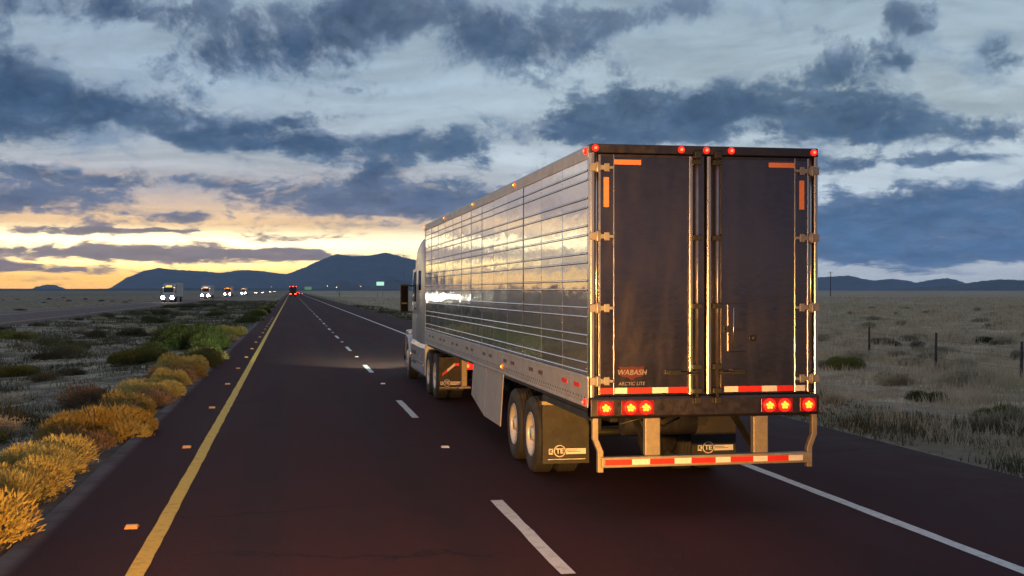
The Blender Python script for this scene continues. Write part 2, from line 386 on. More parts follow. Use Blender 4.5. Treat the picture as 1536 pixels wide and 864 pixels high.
# ---------------------------------------------------------------- ground, roads
def smooth01(a, b, x):
    t = np.clip((x - a) / (b - a), 0, 1); return t * t * (3 - 2 * t)
def vnoise(x, y, seed):
    """cheap smooth value noise on numpy arrays"""
    xi = np.floor(x).astype(np.int64); yi = np.floor(y).astype(np.int64); fx = x - xi; fy = y - yi
    fx = fx * fx * (3 - 2 * fx); fy = fy * fy * (3 - 2 * fy)
    def h(a, b):
        n = (a * 374761393 + b * 668265263 + seed * 144665) & 0x7fffffff
        n = ((n ^ (n >> 13)) * 1274126177) & 0x7fffffff
        return ((n ^ (n >> 16)) & 0xffff) / 65535.0
    return (h(xi, yi) * (1 - fx) + h(xi + 1, yi) * fx) * (1 - fy) + (h(xi, yi + 1) * (1 - fx) + h(xi + 1, yi + 1) * fx) * fy
ROAD_L, ROAD_R = -2.62, 9.40
OPP_R, OPP_L = -20.0, -30.6
def ground_z(x, y):
    x = np.asarray(x, float); y = np.asarray(y, float)
    z = (vnoise(x / 2.3, y / 2.9, 1) - 0.5) * 0.16 + (vnoise(x / 9, y / 11, 2) - 0.5) * 0.34 + (vnoise(x / 0.8, y / 0.9, 3) - 0.5) * 0.05
    far = smooth01(400, 60, np.hypot(x, y))
    off = smooth01(0.6, 5.0, x - ROAD_R) + smooth01(0.6, 4.0, ROAD_L - x) * smooth01(0.5, 5.0, x - OPP_R) + smooth01(0.6, 5, OPP_L - x)
    med = np.exp(-((x + 12.0) / 5.5) ** 2) * -0.35
    ditch = np.exp(-((x - 14.5) / 2.6) ** 2) * -0.25
    return -0.07 + (z * off + med + ditch) * far
def rough_mat(name, build):
    m = bpy.data.materials.new(name); m.use_nodes = True; t = NT(m.node_tree); b = t.n['Principled BSDF']
    b.inputs['Specular IOR Level'].default_value = 0.25
    g = t.n.new('ShaderNodeNewGeometry').outputs['Position']
    build(t, b, g); return m
def b_ground(t, b, g):
    x, y, z = t.sep(g)
    n1 = t.noise(g, 0.45, 7, 0.68); n2 = t.noise(g, 0.05, 4, 0.55); n3 = t.noise(g, 3.5, 5, 0.65); n4 = t.noise(t.mapping(g, scale=(1, 0.3, 1)), 0.012, 5, 0.6)
    straw = t.mix(t.sm(n2, 0.35, 0.65), (0.56, 0.45, 0.30), (0.48, 0.40, 0.26))
    soil = (0.22, 0.165, 0.125)
    c = t.mix(t.sm(t.m('MULTIPLY_ADD', n1, 0.7, t.m('MULTIPLY', n3, 0.3)), 0.40, 0.62), soil, straw)
    c = t.mix(t.sm(n4, 0.42, 0.60, 0, 0.55), c, (0.17, 0.17, 0.10))
    left = t.sm(x, -1.0, -6.0)
    c = t.mix(t.m('MULTIPLY', left, t.sm(n1, 0.65, 0.35, 0.35, 0.8)), c, (0.070, 0.062, 0.040))
    verge = t.m('MULTIPLY', t.sm(x, -3.9, -3.1), t.sm(x, -2.0, -2.3))
    c = t.mix(t.m('MULTIPLY', verge, 0.85), c, t.mix(n3, (0.035, 0.028, 0.026), (0.075, 0.058, 0.048)))
    rv = t.m('MULTIPLY', t.sm(x, 9.0, 10.0), t.sm(x, 15.0, 11.5))
    c = t.mix(t.m('MULTIPLY', rv, t.sm(n1, 0.35, 0.6, 0.45, 0.9)), c, t.mix(n3, (0.075, 0.062, 0.034), (0.16, 0.135, 0.075)))
    t.put(b.inputs['Base Color'], c); b.inputs['Roughness'].default_value = 0.95
    bn = t.n.new('ShaderNodeBump'); bn.inputs['Distance'].default_value = 0.06; t.put(bn.inputs['Height'], n3); t.l.new(bn.outputs[0], b.inputs['Normal'])
def b_road(t, b, g):
    x, y, z = t.sep(g)
    grain = t.noise(g, 90, 3, 0.7); patch = t.noise(t.mapping(g, scale=(1, 0.08, 1)), 0.8, 6, 0.62); mott = t.noise(g, 1.3, 6, 0.65)
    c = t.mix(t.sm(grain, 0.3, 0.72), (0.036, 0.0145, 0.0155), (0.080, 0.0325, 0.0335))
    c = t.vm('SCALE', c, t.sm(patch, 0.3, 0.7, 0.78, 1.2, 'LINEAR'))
    # worn wheel paths and the oil drip line between them, along each lane
    ph = t.m('DIVIDE', t.m('SUBTRACT', x, -1.32), 3.74)
    fr = t.m('FRACT', ph)
    tr = t.m('ABSOLUTE', t.m('SUBTRACT', t.m('ABSOLUTE', t.m('SUBTRACT', fr, 0.5)), 0.25))
    inl = t.m('MULTIPLY', t.sm(x, -1.4, -1.1), t.sm(x, 6.3, 6.0))
    c = t.mix(t.m('MULTIPLY', t.m('MULTIPLY', t.sm(tr, 0.13, 0.02), inl), t.sm(mott, 0.35, 0.65, 0.12, 0.38)), c, (0.020, 0.019, 0.020))
    c = t.mix(t.m('MULTIPLY', t.sm(x, -2.34, -2.50), t.sm(mott, 0.3, 0.6, 0.35, 0.9)), c, (0.17, 0.135, 0.125))
    c = t.mix(t.m('MULTIPLY', t.sm(x, 6.6, 9.2), t.sm(mott, 0.4, 0.7, 0.05, 0.35)), c, (0.085, 0.070, 0.066))
    # fine transverse cracks stay relief only
    cr = t.n.new('ShaderNodeTexVoronoi'); cr.feature = 'DISTANCE_TO_EDGE'; cr.inputs['Scale'].default_value = 0.35
    t.put(cr.inputs['Vector'], t.vm('ADD', t.mapping(g, scale=(0.5, 1, 1)), t.vm('SCALE', t.noise(g, 1.2, 5, 0.7, 0, True), 0.8)))
    seal = t.m('MULTIPLY', t.sm(cr.outputs['Distance'], 0.016, 0.006), t.sm(t.noise(g, 0.14, 3, 0.5), 0.50, 0.58))
    c = t.mix(t.m('MULTIPLY', seal, 0.55), c, (0.016, 0.013, 0.014))
    c = t.mix(t.sm(t.noise(g, 38, 2, 0.8), 0.66, 0.74, 0, 0.35), c, (0.13, 0.085, 0.08))
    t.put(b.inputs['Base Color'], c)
    t.put(b.inputs['Roughness'], t.sm(patch, 0.3, 0.7, 0.72, 0.9, 'LINEAR')); b.inputs['Specular IOR Level'].default_value = 0.07
    bn = t.n.new('ShaderNodeBump'); bn.inputs['Distance'].default_value = 0.012; bn.inputs['Strength'].default_value = 0.8
    t.put(bn.inputs['Height'], t.m('MULTIPLY_ADD', t.sm(cr.outputs['Distance'], 0, 0.012), 0.25, grain)); t.l.new(bn.outputs[0], b.inputs['Normal'])
M['ground'] = rough_mat('desert_ground', b_ground)
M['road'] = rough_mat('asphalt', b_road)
def paint(name, col):
    def f(t, b, g):
        n = t.noise(g, 7, 7, 0.72); n2 = t.noise(g, 60, 3, 0.7)
        c = t.mix(t.sm(t.m('MULTIPLY_ADD', n2, 0.35, n), 0.62, 0.98), col, tuple(0.45 * v for v in col))
        c = t.mix(t.sm(n2, 0.70, 0.84), c, (0.05, 0.045, 0.045))
        t.put(b.inputs['Base Color'], c); b.inputs['Roughness'].default_value = 0.6
    return rough_mat(name, f)
M['yellow'] = paint('yellow_line_paint', (0.80, 0.46, 0.035))
M['whitepaint'] = paint('white_line_paint', (0.70, 0.66, 0.60))

def axis_lines(fine, lim, step, grow, far):
    v = list(np.arange(fine[0], fine[1] + 1e-6, step)); s = step; p = fine[1]
    while p < far: s *= grow; p += s; v.append(p)
    s = step; p = fine[0]; lo = []
    while p > -far * (1 if lim else 0.02): s *= grow; p -= s; lo.append(p)
    return np.array(lo[::-1] + v)
def grid_mesh(name, xs, ys, zf, material):
    X, Y = np.meshgrid(xs, ys); Z = zf(X, Y); nx, ny = len(xs), len(ys)
    vs = np.stack([X.ravel(), Y.ravel(), Z.ravel()], 1)
    i = (np.arange(ny - 1)[:, None] * nx + np.arange(nx - 1)[None]).ravel()
    fs = np.stack([i, i + 1, i + 1 + nx, i + nx], 1)
    return fast_mesh(name, vs, fs, material, True)
def fast_mesh(name, vs, fs, material, smooth=False):
    me = bpy.data.meshes.new(name); n, k = fs.shape
    me.vertices.add(len(vs)); me.vertices.foreach_set('co', np.ascontiguousarray(vs, np.float32).ravel())
    me.loops.add(n * k); me.loops.foreach_set('vertex_index', np.ascontiguousarray(fs, np.int32).ravel())
    me.polygons.add(n); me.polygons.foreach_set('loop_start', np.arange(0, n * k, k, dtype=np.int32))
    me.polygons.foreach_set('loop_total', np.full(n, k, np.int32))
    me.polygons.foreach_set('use_smooth', np.full(n, smooth)); me.materials.append(material); me.update(calc_edges=True); me.validate()
    return me
gx = axis_lines((-44, 44), True, 0.55, 1.13, 19000); gy = axis_lines((4, 95), False, 0.7, 1.08, 19000)
tag(link('ground', grid_mesh('ground', gx, gy, ground_z, M['ground'])), kind='structure')
def road_strip(name, x0, x1, material):
    xs = np.array([x0 - 0.25, x0, x0 + (x1 - x0) * 0.33, x0 + (x1 - x0) * 0.66, x1, x1 + 0.25])
    ys = np.concatenate([[-40], np.linspace(-10, 200, 43), np.geomspace(230, 12000, 30)])
    return tag(link(name, grid_mesh(name, xs, ys, lambda X, Y: np.where((X < x0) | (X > x1), -0.30, 0.0), material)), kind='structure')
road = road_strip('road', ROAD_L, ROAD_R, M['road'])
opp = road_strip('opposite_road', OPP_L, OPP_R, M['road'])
def stripe(name, x, w, y0, y1, material, parent, z=0.004, rag=0.006):
    n = max(2, int(min(400, (y1 - y0) / 0.4))); ys = np.linspace(y0, y1, n) if y1 - y0 < 300 else np.concatenate([np.linspace(y0, 160, 420), np.geomspace(165, y1, 40)])
    vs = []
    for q in ys: vs += [(x - w / 2 + random.uniform(-rag, rag), q, z), (x + w / 2 + random.uniform(-rag, rag), q, z)]
    fs = [(2 * i, 2 * i + 1, 2 * i + 3, 2 * i + 2) for i in range(len(ys) - 1)]
    me = bpy.data.meshes.new(name); me.from_pydata(vs, [], fs); me.materials.append(material); me.update()
    return link(name, me, parent)
stripe('edge_line', -1.32, 0.155, -5, 9000, M['yellow'], road)
stripe('edge_line', 6.28, 0.15, -5, 9000, M['whitepaint'], road)
for k in range(24):
    y = 10.1 + 12.9 * k
    stripe('lane_dash', 2.36 + random.uniform(-.01, .01), 0.135, y, y + 3.7, M['whitepaint'], road)
far_d = MB()
for k in range(24, 120): y = 10.1 + 12.9 * k; far_d.add([(2.29, y, .004), (2.43, y, .004), (2.43, y + 3.25, .004), (2.29, y + 3.25, .004)], [(0, 1, 2, 3)])
tag(far_d.build('far_lane_dashes', M['whitepaint'], road), kind='stuff')
stripe('edge_line', OPP_R - 1.3, 0.15, 30, 9000, M['yellow'], opp)
stripe('edge_line', OPP_L + 2.0, 0.15, 30, 9000, M['whitepaint'], opp)
# raised pavement markers: small wedge of plastic with a reflector face
def marker(name, x, y, m, parent):
    mb = MB(); w, l, h = 0.055, 0.05, 0.018
    mb.add([(-w, -l, 0), (w, -l, 0), (w, l, 0), (-w, l, 0), (-w * .85, -l * .35, h), (w * .85, -l * .35, h), (w * .85, l * .35, h), (-w * .85, l * .35, h)],
           [(0, 1, 5, 4), (1, 2, 6, 5), (2, 3, 7, 6), (3, 0, 4, 7), (4, 5, 6, 7)])
    return mb.build(name, m, parent, loc=(x, y, 0.002))
M['yellowrpm'] = mat('amber_marker', (0.85, 0.34, 0.03), 0.3, 0, 0.1, 30); M['whiterpm'] = mat('white_marker', (0.85, 0.74, 0.6), 0.3, 0, 0.1, 30)
r0 = marker('road_marker', -1.62, 12.9, M['yellowrpm'], road); r0.scale = (1.2, 2.0, 1.5)
for k in range(1, 16):
    c = r0.copy(); COL.objects.link(c); c.location = (-1.62 + random.uniform(-.02, .02), 12.9 + 6.4 * k, 0.002)
w0 = marker('road_marker', 2.36, 18.6, M['whiterpm'], road); w0.scale = (1.1, 1.7, 1.3)
for k in range(1, 9):
    c = w0.copy(); COL.objects.link(c); c.location = (2.36, 18.6 + 12.9 * k, 0.002)

# ---------------------------------------------------------------- mountains
def pix_dir(px, py):
    a = math.atan((px - 768) / F_PX); az = a + R(YAW)
    return az, (435.5 - py) / F_PX * math.cos(a)
def mountain(name, prof, dist, depth, seed, col, rough_amt=0.22):
    prof = [pix_dir(*p) for p in prof]
    a0, a1 = prof[0][0], prof[-1][0]; n = 220; nj = 34
    az = np.linspace(a0, a1, n); H = np.interp(az, [p[0] for p in prof], [p[1] for p in prof]) * dist
    H = np.maximum(H, 0) + (vnoise(az * 900, az * 0 + 3, seed) - 0.5) * 9 * (H > 25) + (vnoise(az * 2600, az * 0 + 3, seed) - 0.5) * 4 * (H > 25)
    T = np.linspace(-1, 1, nj)
    A, TT = np.meshgrid(az, T)
    D = dist + TT * depth
    rid = 0
    for k, (f, w) in enumerate(((1, .5), (2.3, .28), (5.1, .16), (11, .08))):
        rid = rid + w * np.abs(vnoise(A * dist / 900 * f, D / 1500 * f, seed + k) * 2 - 1)
    fall = (1 - np.abs(TT) ** 1.25)
    Z = H[None] * fall * (1 - rough_amt * 2.2 * rid * np.minimum(1, np.abs(TT) * 3.0)) - 4
    vs = np.stack([(np.sin(A) * D).ravel(), (np.cos(A) * D).ravel(), (Z + 2.45 * (H[None] > 0) * fall).ravel()], 1)
    i = (np.arange(nj - 1)[:, None] * n + np.arange(n - 1)[None]).ravel()
    fs = np.stack([i, i + 1, i + 1 + n, i + n], 1)
    def f(t, b, g):
        nn = t.noise(g, 0.006, 8, 0.7); n2 = t.noise(g, 0.0016, 5, 0.6)
        c = t.mix(t.sm(nn, 0.38, 0.62), tuple(0.6 * v for v in col), tuple(1.35 * v for v in col))
        t.put(b.inputs['Base Color'], t.mix(t.sm(n2, 0.45, 0.62, 0, 0.5), c, (0.03, 0.04, 0.025))); b.inputs['Roughness'].default_value = 1.0
    o = link(name, fast_mesh(name, vs, fs, rough_mat(name + '_scrub', f), True)); return tag(o, kind='structure')
mountain('mountains', [(150, 437), (166, 431), (190, 415), (215, 405), (238, 400), (262, 403), (300, 405), (330, 408), (360, 404), (395, 405), (412, 408), (430, 410), (460, 398), (488, 385), (505, 379), (530, 383), (555, 382), (578, 377), (600, 383), (622, 388), (660, 397), (720, 408), (800, 424), (860, 437)], 15000, 2600, 5, (0.07, 0.065, 0.05))
mountain('hills', [(40, 437), (55, 429), (68, 426), (82, 426), (95, 431), (108, 437)], 13500, 500, 15, (0.07, 0.065, 0.05))
mountain('hills', [(470, 437), (485, 431), (498, 425), (512, 419), (522, 421), (540, 427), (560, 428), (578, 421), (592, 417), (606, 420), (640, 426), (700, 437)], 9500, 900, 25, (0.07, 0.065, 0.05))
mountain('mountains', [(1150, 437), (1190, 420), (1225, 414.5), (1250, 413.5), (1274, 412), (1290, 416), (1310, 420), (1338, 417), (1362, 420), (1374, 423), (1395, 419), (1420, 416), (1436, 419), (1446, 423), (1480, 430), (1520, 437)], 15500, 1500, 35, (0.07, 0.065, 0.05))
mountain('hills', [(1240, 437), (1330, 433), (1400, 429), (1440, 425), (1470, 421), (1496, 418), (1530, 419), (1580, 415), (1660, 421), (1720, 437)], 10500, 1500, 45, (0.07, 0.065, 0.05))
mountain('hills', [(-700, 437), (-400, 432), (-100, 431.5), (120, 432), (260, 431), (420, 431.5), (600, 432), (760, 437)], 6500, 400, 55, (0.05, 0.05, 0.04), 0.1)

# ---------------------------------------------------------------- semi-trailer
def wheel_parts(parent, x, y, r=0.515, side=-1, dual=True, front=False):
    """outer (and inner) tyre with rim; side = -1 for the left flank"""
    def one(xc, outer):
        w = 0.275
        prof = [(r * .57, -w * .42), (r * .66, -w * .5), (r * .84, -w * .52), (r * .94, -w * .47), (r * .985, -w * .38)]
        for g in (-0.24, -0.08, 0.08, 0.24):   # tread grooves
            prof += [(r, (g - .06) * w), (r * .975, (g - .02) * w), (r * .975, (g + .02) * w), (r, (g + .06) * w)]
        prof += [(r * .985, w * .38), (r * .94, w * .47), (r * .84, w * .52), (r * .66, w * .5), (r * .57, w * .42)]
        ty = MB().lathe(prof, axis=0, seg=40).build('wheel', M['rubber'], parent, loc=(xc, y, r))
        s = side
        if outer:
            k = -0.06 if front else 0.09
            rp = [(r * .58, s * w * .46), (r * .55, s * w * .50), (r * .53, s * w * .40), (r * .50, s * (w * .40 - k * .7)), (r * .36, s * (w * .40 - k)), (r * .20, s * (w * .40 - k * .75)), (r * .19, s * (w * .40 - k * .2)), (r * .15, s * (w * .46)), (0.001, s * (w * .47))]
            MB().lathe(rp, axis=0, seg=36).build('rim', M['alu'], ty)
            nb = MB()
            for i in range(10):
                a = 2 * math.pi * i / 10
                nb.cyl((s * (w * .40 - k + 0.018), math.cos(a) * r * .28, math.sin(a) * r * .28), 0, 0.016, 0.04, 6, smooth=False)
            nb.build('lug_nuts', M['stainless'], ty)
        else:
            MB().lathe([(r * .58, -w * .45), (r * .5, -w * .3), (r * .3, 0), (0.001, 0)], axis=0, seg=24).build('rim', M['blackpaint'], ty)
        return ty
    one(x, True)
    if dual: one(x - side * 0.335, False)

def trailer():
    T = thing('semi_trailer', 'long silver ribbed semi-trailer with two dark rear doors and glowing red tail lamps', 'trailer', (4.445, 12.5, 0))
    HW, L, Z0, Z1 = 1.295, 16.15, 1.19, 4.02
    # --- corrugated side panels, one by one
    prof = [(1.50, 0.0)]
    for k in range(8):
        for zc in (1.56 + 0.298 * k, 1.66 + 0.298 * k):
            prof += [(zc - .014, 0.0), (zc - .009, .005), (zc - .003, .0075), (zc + .003, .0075), (zc + .009, .005), (zc + .014, 0.0)]
    prof += [(3.875, 0.0)]
    pw = 1.222; ys = (0.0, 0.012, 0.03, pw * .33, pw * .66, pw - .03, pw - .012, pw)
    lift = (0.0, 0.005, 0.0, -0.0015, -0.0015, 0.0, 0.0, 0.0)
    vs = [(-(o + l), yy, zz) for yy, l in zip(ys, lift) for (zz, o) in prof]
    n = len(prof)
    fs = [(i * n + j, i * n + j + 1, (i + 1) * n + j + 1, (i + 1) * n + j) for i in range(len(ys) - 1) for j in range(n - 1)]
    me = MB().add(vs, fs, False).mesh('panel', M['panel'])
    rnd = random.Random(3)
    for k in range(13):
        o = link('panel', me, T, (-HW, 0.09 + k * (pw + 0.0005), 0)); o.rotation_euler = (0, rnd.uniform(-.001, .001), rnd.uniform(-.0010, .0010))
    for k in range(13):
        o = link('panel', me, T, (HW, 0.09 + (k + 1) * (pw + 0.0005), 0), (0, 0, math.pi))
    # rivets on the seams of the left flank
    rv = MB()
    for k in range(14):
        yy = 0.09 + k * (pw + 0.0005) + (0.02 if k < 13 else -0.02)
        for q in range(31): rv.cyl((-HW - 0.005, yy, 1.53 + q * 0.0775), 0, 0.006, 0.006, 6, 0.004)
    tag(rv.build('rivets', M['stainless'], T), kind='stuff')
    MB().box(-HW + .03, HW - .03, 0.1, L - .02, 1.25, 3.99).build('insulated_core', M['blackpaint'], T)
    for s in (-1, 1):
        r = MB(); xs = sorted((s * (HW + .012), s * (HW - .03)))
        r.prism([(xs[0], 3.87), (xs[1], 3.87), (xs[1], Z1), ((xs[0] + .02 if s < 0 else xs[0]), Z1), (xs[0], Z1 - .03)] if s < 0 else [(xs[0], 3.87), (xs[1], 3.87), (xs[1], Z1 - .03), (xs[1] - .02, Z1), (xs[0], Z1)], 1, 0.05, L)
        top = r.build('top_rail', M['rail'], T)
        r = MB().box(min(s * (HW + .010), s * (HW - .05)), max(s * (HW + .010), s * (HW - .05)), 0.06, L, 1.20, 1.515)
        r.box(min(s * (HW + .016), s * (HW - .02)), max(s * (HW + .016), s * (HW - .02)), 0.061, L - .001, 1.185, 1.215)
        r.box(min(s * (HW + .018), s * (HW - .02)), max(s * (HW + .018), s * (HW - .02)), 0.062, L - .002, 1.495, 1.52)
        bot = r.build('bottom_rail', M['rail'], T, 0.004)
        h = MB()
        for q in range(118): h.cyl((s * (HW + .0105), 0.2 + q * 0.134, 1.285), 0, 0.013, 0.004, 8); h.cyl((s * (HW + .0105), 0.267 + q * 0.134, 1.245), 0, 0.009, 0.004, 6)
        tag(h.build('rail_holes', M['blackpaint'], bot), kind='stuff')
        x0, x1 = sorted((s * (HW + .0105), s * (HW + .0135)))
        for q in range(8):
            for d in (0.0, 0.62):
                mm = M['redtape'] if (q == 0) else M['darktape']
                MB().box(x0, x1, 0.42 + q * 1.98 + d, 0.42 + q * 1.98 + d + 0.29, 1.375, 1.425).build('reflective_tape', mm, bot)
        for yy in (4.35, 8.3, 12.3, 16.0):
            lamp = MB().lathe([(0.05, 0.0), (0.045, .012), (0.03, .02), (0.001, .024)], axis=0, seg=12); lm = lamp.build('side_marker_lamp', M['amberlens'], T, loc=(s * (HW + .012), yy, 3.955)); lm.scale = (s, 1.6, .7)
            MB().lathe([(0.018, .02), (0.012, .03), (0.001, .033)], axis=0, seg=8).build('lamp_core', M['ambercore'], lm)
    for (yy, zz, core, lens) in ((5.35, 1.30, 'ambercore', 'amberlens'), (0.18, 1.235, 'redcore', 'lens')):
        lm = MB().lathe([(0.04, 0.0), (0.036, .012), (0.02, .02), (0.001, .022)], axis=0, seg=12).build('side_marker_lamp', M[lens], T, loc=(-HW - .015, yy, zz)); lm.scale = (-1, 1, 1)
        MB().lathe([(0.02, .018), (0.012, .028), (0.001, .031)], axis=0, seg=8).build('lamp_core', M[core], lm)
    lm = MB().lathe([(0.04, 0.0), (0.036, .012), (0.02, .02), (0.001, .022)], axis=0, seg=12).build('side_marker_lamp', M['lens'], T, loc=(-HW - .014, 0.14, 3.96)); lm.scale = (-1, 1, 1)
    MB().lathe([(0.02, .018), (0.012, .028), (0.001, .031)], axis=0, seg=8).build('lamp_core', M['redcore'], lm)
    MB().box(-HW, HW, 0.06, L, 3.985, 4.012).build('roof', M['roofsheet'], T)
    MB().box(-HW, HW, L - .03, L + .02, 1.2, 4.015).build('front_wall', M['rail'], T, 0.01)
    ru = MB().box(-.95, .95, L + .02, L + .48, 1.95, 3.95).build('refrigeration_unit', M['roofsheet'], T, 0.06)
    MB().box(-.7, .7, L + .481, L + .495, 2.2, 2.9).build('grille', M['blackplastic'], ru)
    MB().box(-HW + .05, HW - .05, 0.3, L - .1, 1.12, 1.24).build('floor_frame', M['blackpaint'], T)
    # --- rear frame
    for s in (-1, 1):
        MB().box(min(s * 1.300, s * 1.252), max(s * 1.300, s * 1.252), -0.03, 0.085, 1.08, 3.93).build('corner_post', M['stainless'], T, 0.012)
        MB().box(min(s * 1.251, s * 1.205), max(s * 1.251, s * 1.205), 0.03, 0.085, 1.31, 3.93).build('door_seal', M['blackplastic'], T)
        MB().cyl((s * 1.225, 0.005, 2.62), 2, 0.014, 2.6, 10).build('hinge_pin_rod', M['stainless'], T)
    hd = MB().box(-1.300, 1.300, -0.032, 0.086, 3.925, 4.022).build('rear_header', M['darkmetal'], T, 0.01)
    for xx in (-1.245, -.285, 0.0, .285, 1.245):
        lm = MB().lathe([(0.036, 0.0), (0.034, -.014), (0.022, -.022), (0.001, -.025)], axis=1, seg=14).build('clearance_lamp', M['lens'], T, loc=(xx, -.033, 3.975))
        MB().lathe([(0.018, -.02), (0.012, -.03), (0.001, -.034)], axis=1, seg=10).build('lamp_core', M['redcore'], lm)
    sill = MB().prism([(-.035, 1.305), (-.055, 1.28), (-.055, 1.10), (-.035, 1.075), (.10, 1.075), (.10, 1.305)], 0, -1.30, 1.30).build('rear_sill', M['darkmetal'], T, 0.006)
    for xs in ((-1.235, -1.045), (-.965, -.60), (.62, .985), (1.07, 1.265)):
        MB().box(xs[0], xs[1], -.064, -.054, 1.115, 1.265).build('lamp_plate', M['plate'], sill, 0.004)
    for xx in (-1.14, -.865, -.695, .715, .89, 1.17):
        lm = MB().lathe([(0.072, 0.0), (0.072, -.008), (0.062, -.014), (0.055, -.016), (0.050, -.010), (0.001, -.014)], axis=1, seg=24).build('tail_lamp', M['lens'], T, loc=(xx, -.064, 1.19))
        fl = MB()
        for k in range(5):
            a = R(90 + 72 * k); fl.lathe([(0.0165, -.010), (0.0155, -.018), (0.009, -.023), (0.001, -.024)], (math.cos(a) * .028, 0, math.sin(a) * .028), 1, 10)
        fl.lathe([(0.0125, -.010), (0.010, -.02), (0.001, -.022)], (0, 0, 0), 1, 10)
        fl.build('led_cluster', M['led'], lm)
    # --- two doors
    for s in (-1, 1):
        a, b = sorted((s * 0.012, s * 1.205))
        D = MB().box(a, b, 0.0, 0.075, 1.318, 3.918).build('door', M['door'], T, 0.006)
        a, b = sorted((s * 0.205, s * 1.03))
        # stainless edges that frame the flat skin
        for xx, w in ((s * 1.192, .024), (s * 1.034, .010)):
            MB().box(xx - w / 2, xx + w / 2, -.012, -.001, 1.325, 3.91).build('edge_strip', M['stainless'], D, 0.003)
        xx = -0.172 if s < 0 else 0.035
        MB().box(xx - .022, xx + .022, -.030, -.001, 1.315, 3.91).build('edge_strip', M['stainless'], D, 0.008)
        if s > 0: MB().box(.172, .186, -.010, -.001, 1.325, 3.91).build('edge_strip', M['darkmetal'], D, 0.003)
        MB().box(min(s * .205, s * 1.18), max(s * .205, s * 1.18), -.010, -.001, 3.885, 3.912).build('edge_strip', M['darkmetal'], D)
        for z in (3.77, 3.03, 2.26, 1.475):       # butterfly hinges
            h = MB().box(*sorted((s * 1.305, s * 1.19)), -.050, -.018, z - .042, z + .042)
            h.box(*sorted((s * 1.19, s * 1.10)), -.026, -.013, z - .026, z + .026)
            h.box(*sorted((s * 1.10, s * 1.035)), -.0255, -.0135, z - .015, z + .015)
            h.box(*sorted((s * 1.145, s * 1.085)), -.027, -.0125, z - .044, z + .044)
            h.cyl((s * 1.225, -.040, z), 2, .024, .11, 12)
            h.build('hinge', M['hinge'], D, 0.005)
        rod = MB().cyl((s * .115, -.062, 2.58), 2, .019, 2.68, 12).build('lock_rod', M['rod'], D)
        for z in (3.84, 3.02, 2.28, 1.62, 1.36):
            MB().box(s * .115 - .05, s * .115 + .05, -.088, -.001, z - .028, z + .028).build('rod_guide', M['blackpaint'], D, 0.006)
        for z in (1.262, 3.925):
            MB().box(s * .115 - .042, s * .115 + .042, -.11, -.04, z - .045, z + .03).build('cam_keeper', M['blackpaint'], D, 0.01)
        hb = MB().tube([(s * .115, -.09, 1.555), (s * .22, -.10, 1.555), (s * .42, -.10, 1.56)], .012, 8)
        hb.box(min(s * .30, s * .44), max(s * .30, s * .44), -.07, -.002, 1.535, 1.585); hb.box(min(s * .13, s * .17), max(s * .13, s * .17), -.10, -.05, 1.53, 1.58)
        hb.build('door_handle', M['blackpaint'], D, 0.003)
        t0, t1 = sorted((s * .73, s * 1.032))
        MB().box(t0, t1, -.006, -.0015, 3.805, 3.858).build('reflective_tape', M['orangetape'], D)
        t0, t1 = sorted((s * 1.088, s * 1.146))
        MB().box(t0, t1, -.006, -.0015, 3.345, 3.665).build('reflective_tape', M['orangetape'], D)
        segs = ((-1.18, -1.04, 1), (-1.025, -.885, 0), (-.885, -.605, 1), (-.605, -.425, 0), (-.425, -.20, 1)) if s < 0 else \
               ((.215, .375, 0), (.375, .65, 1), (.65, .825, 0), (.825, 1.025, 1), (1.045, 1.155, 0))
        for (p, q, c) in segs:
            MB().box(p, q, -.0065, -.0015, 1.337, 1.400).build('reflective_tape', M['redtape'] if c else M['whitetape'], D)
        if s < 0:      # maker's badge: a shield crossed by its name, the model below
            sh = MB().prism([(-.15, .075), (-.13, .055), (-.155, .0), (-.11, -.035), (-.04, -.045), (0, -.082), (.04, -.045), (.11, -.035), (.155, .0), (.13, .055), (.15, .075), (.05, .066), (0, .078), (-.05, .066)], 1, -.008, -.0015)
            sh.build('maker_badge', M['badge'], D, loc=(-.835, 0, 1.555))
            text('badge_lettering', 'WABASH', .080, M['dullprint'], D, (-.835, -.010, 1.563), shear=0.2, bold=0.001)
            text('model_lettering', 'ARCTIC LITE', .052, M['dullprint'], D, (-.835, -.006, 1.442), shear=0.15)
        else:          # vent hatch with its latch
            v = MB().box(.245, .455, -.022, -.001, 1.78, 2.30).build('vent_hatch', M['door'], D, 0.006)
            MB().box(.235, .465, -.010, -.0015, 1.768, 1.779).box(.235, .465, -.010, -.0015, 2.301, 2.312).build('vent_hatch_frame', M['darkmetal'], D)
            MB().tube([(.31, -.035, 1.80), (.31, -.035, 2.26)], .008, 6).build('vent_rod', M['stainless'], D)
            MB().box(.225, .46, -.04, -.015, 2.01, 2.035).box(.225, .25, -.06, -.01, 1.99, 2.06).build('vent_latch', M['blackpaint'], D, 0.004)
            MB().lathe([(0.034, -.001), (0.034, -.03), (0.02, -.045), (0.001, -.047)], (.545, 0, 1.925), 1, 12).build('door_stop', M['blackplastic'], D)
    # --- underride guard
    bar = MB().box(-1.19, 1.20, -.10, .0, .555, .668).build('guard_bar', M['galv'], T, 0.008)
    edges = [-1.155, -.86, -.66, -.385, -.195, .08, .25, .51, .675, .92, 1.085]
    for k in range(10):
        MB().box(edges[k], edges[k + 1], -.106, -.1005, .583, .642).build('reflective_tape', M['redtape'] if k % 2 == 0 else M['whitetape'], bar)
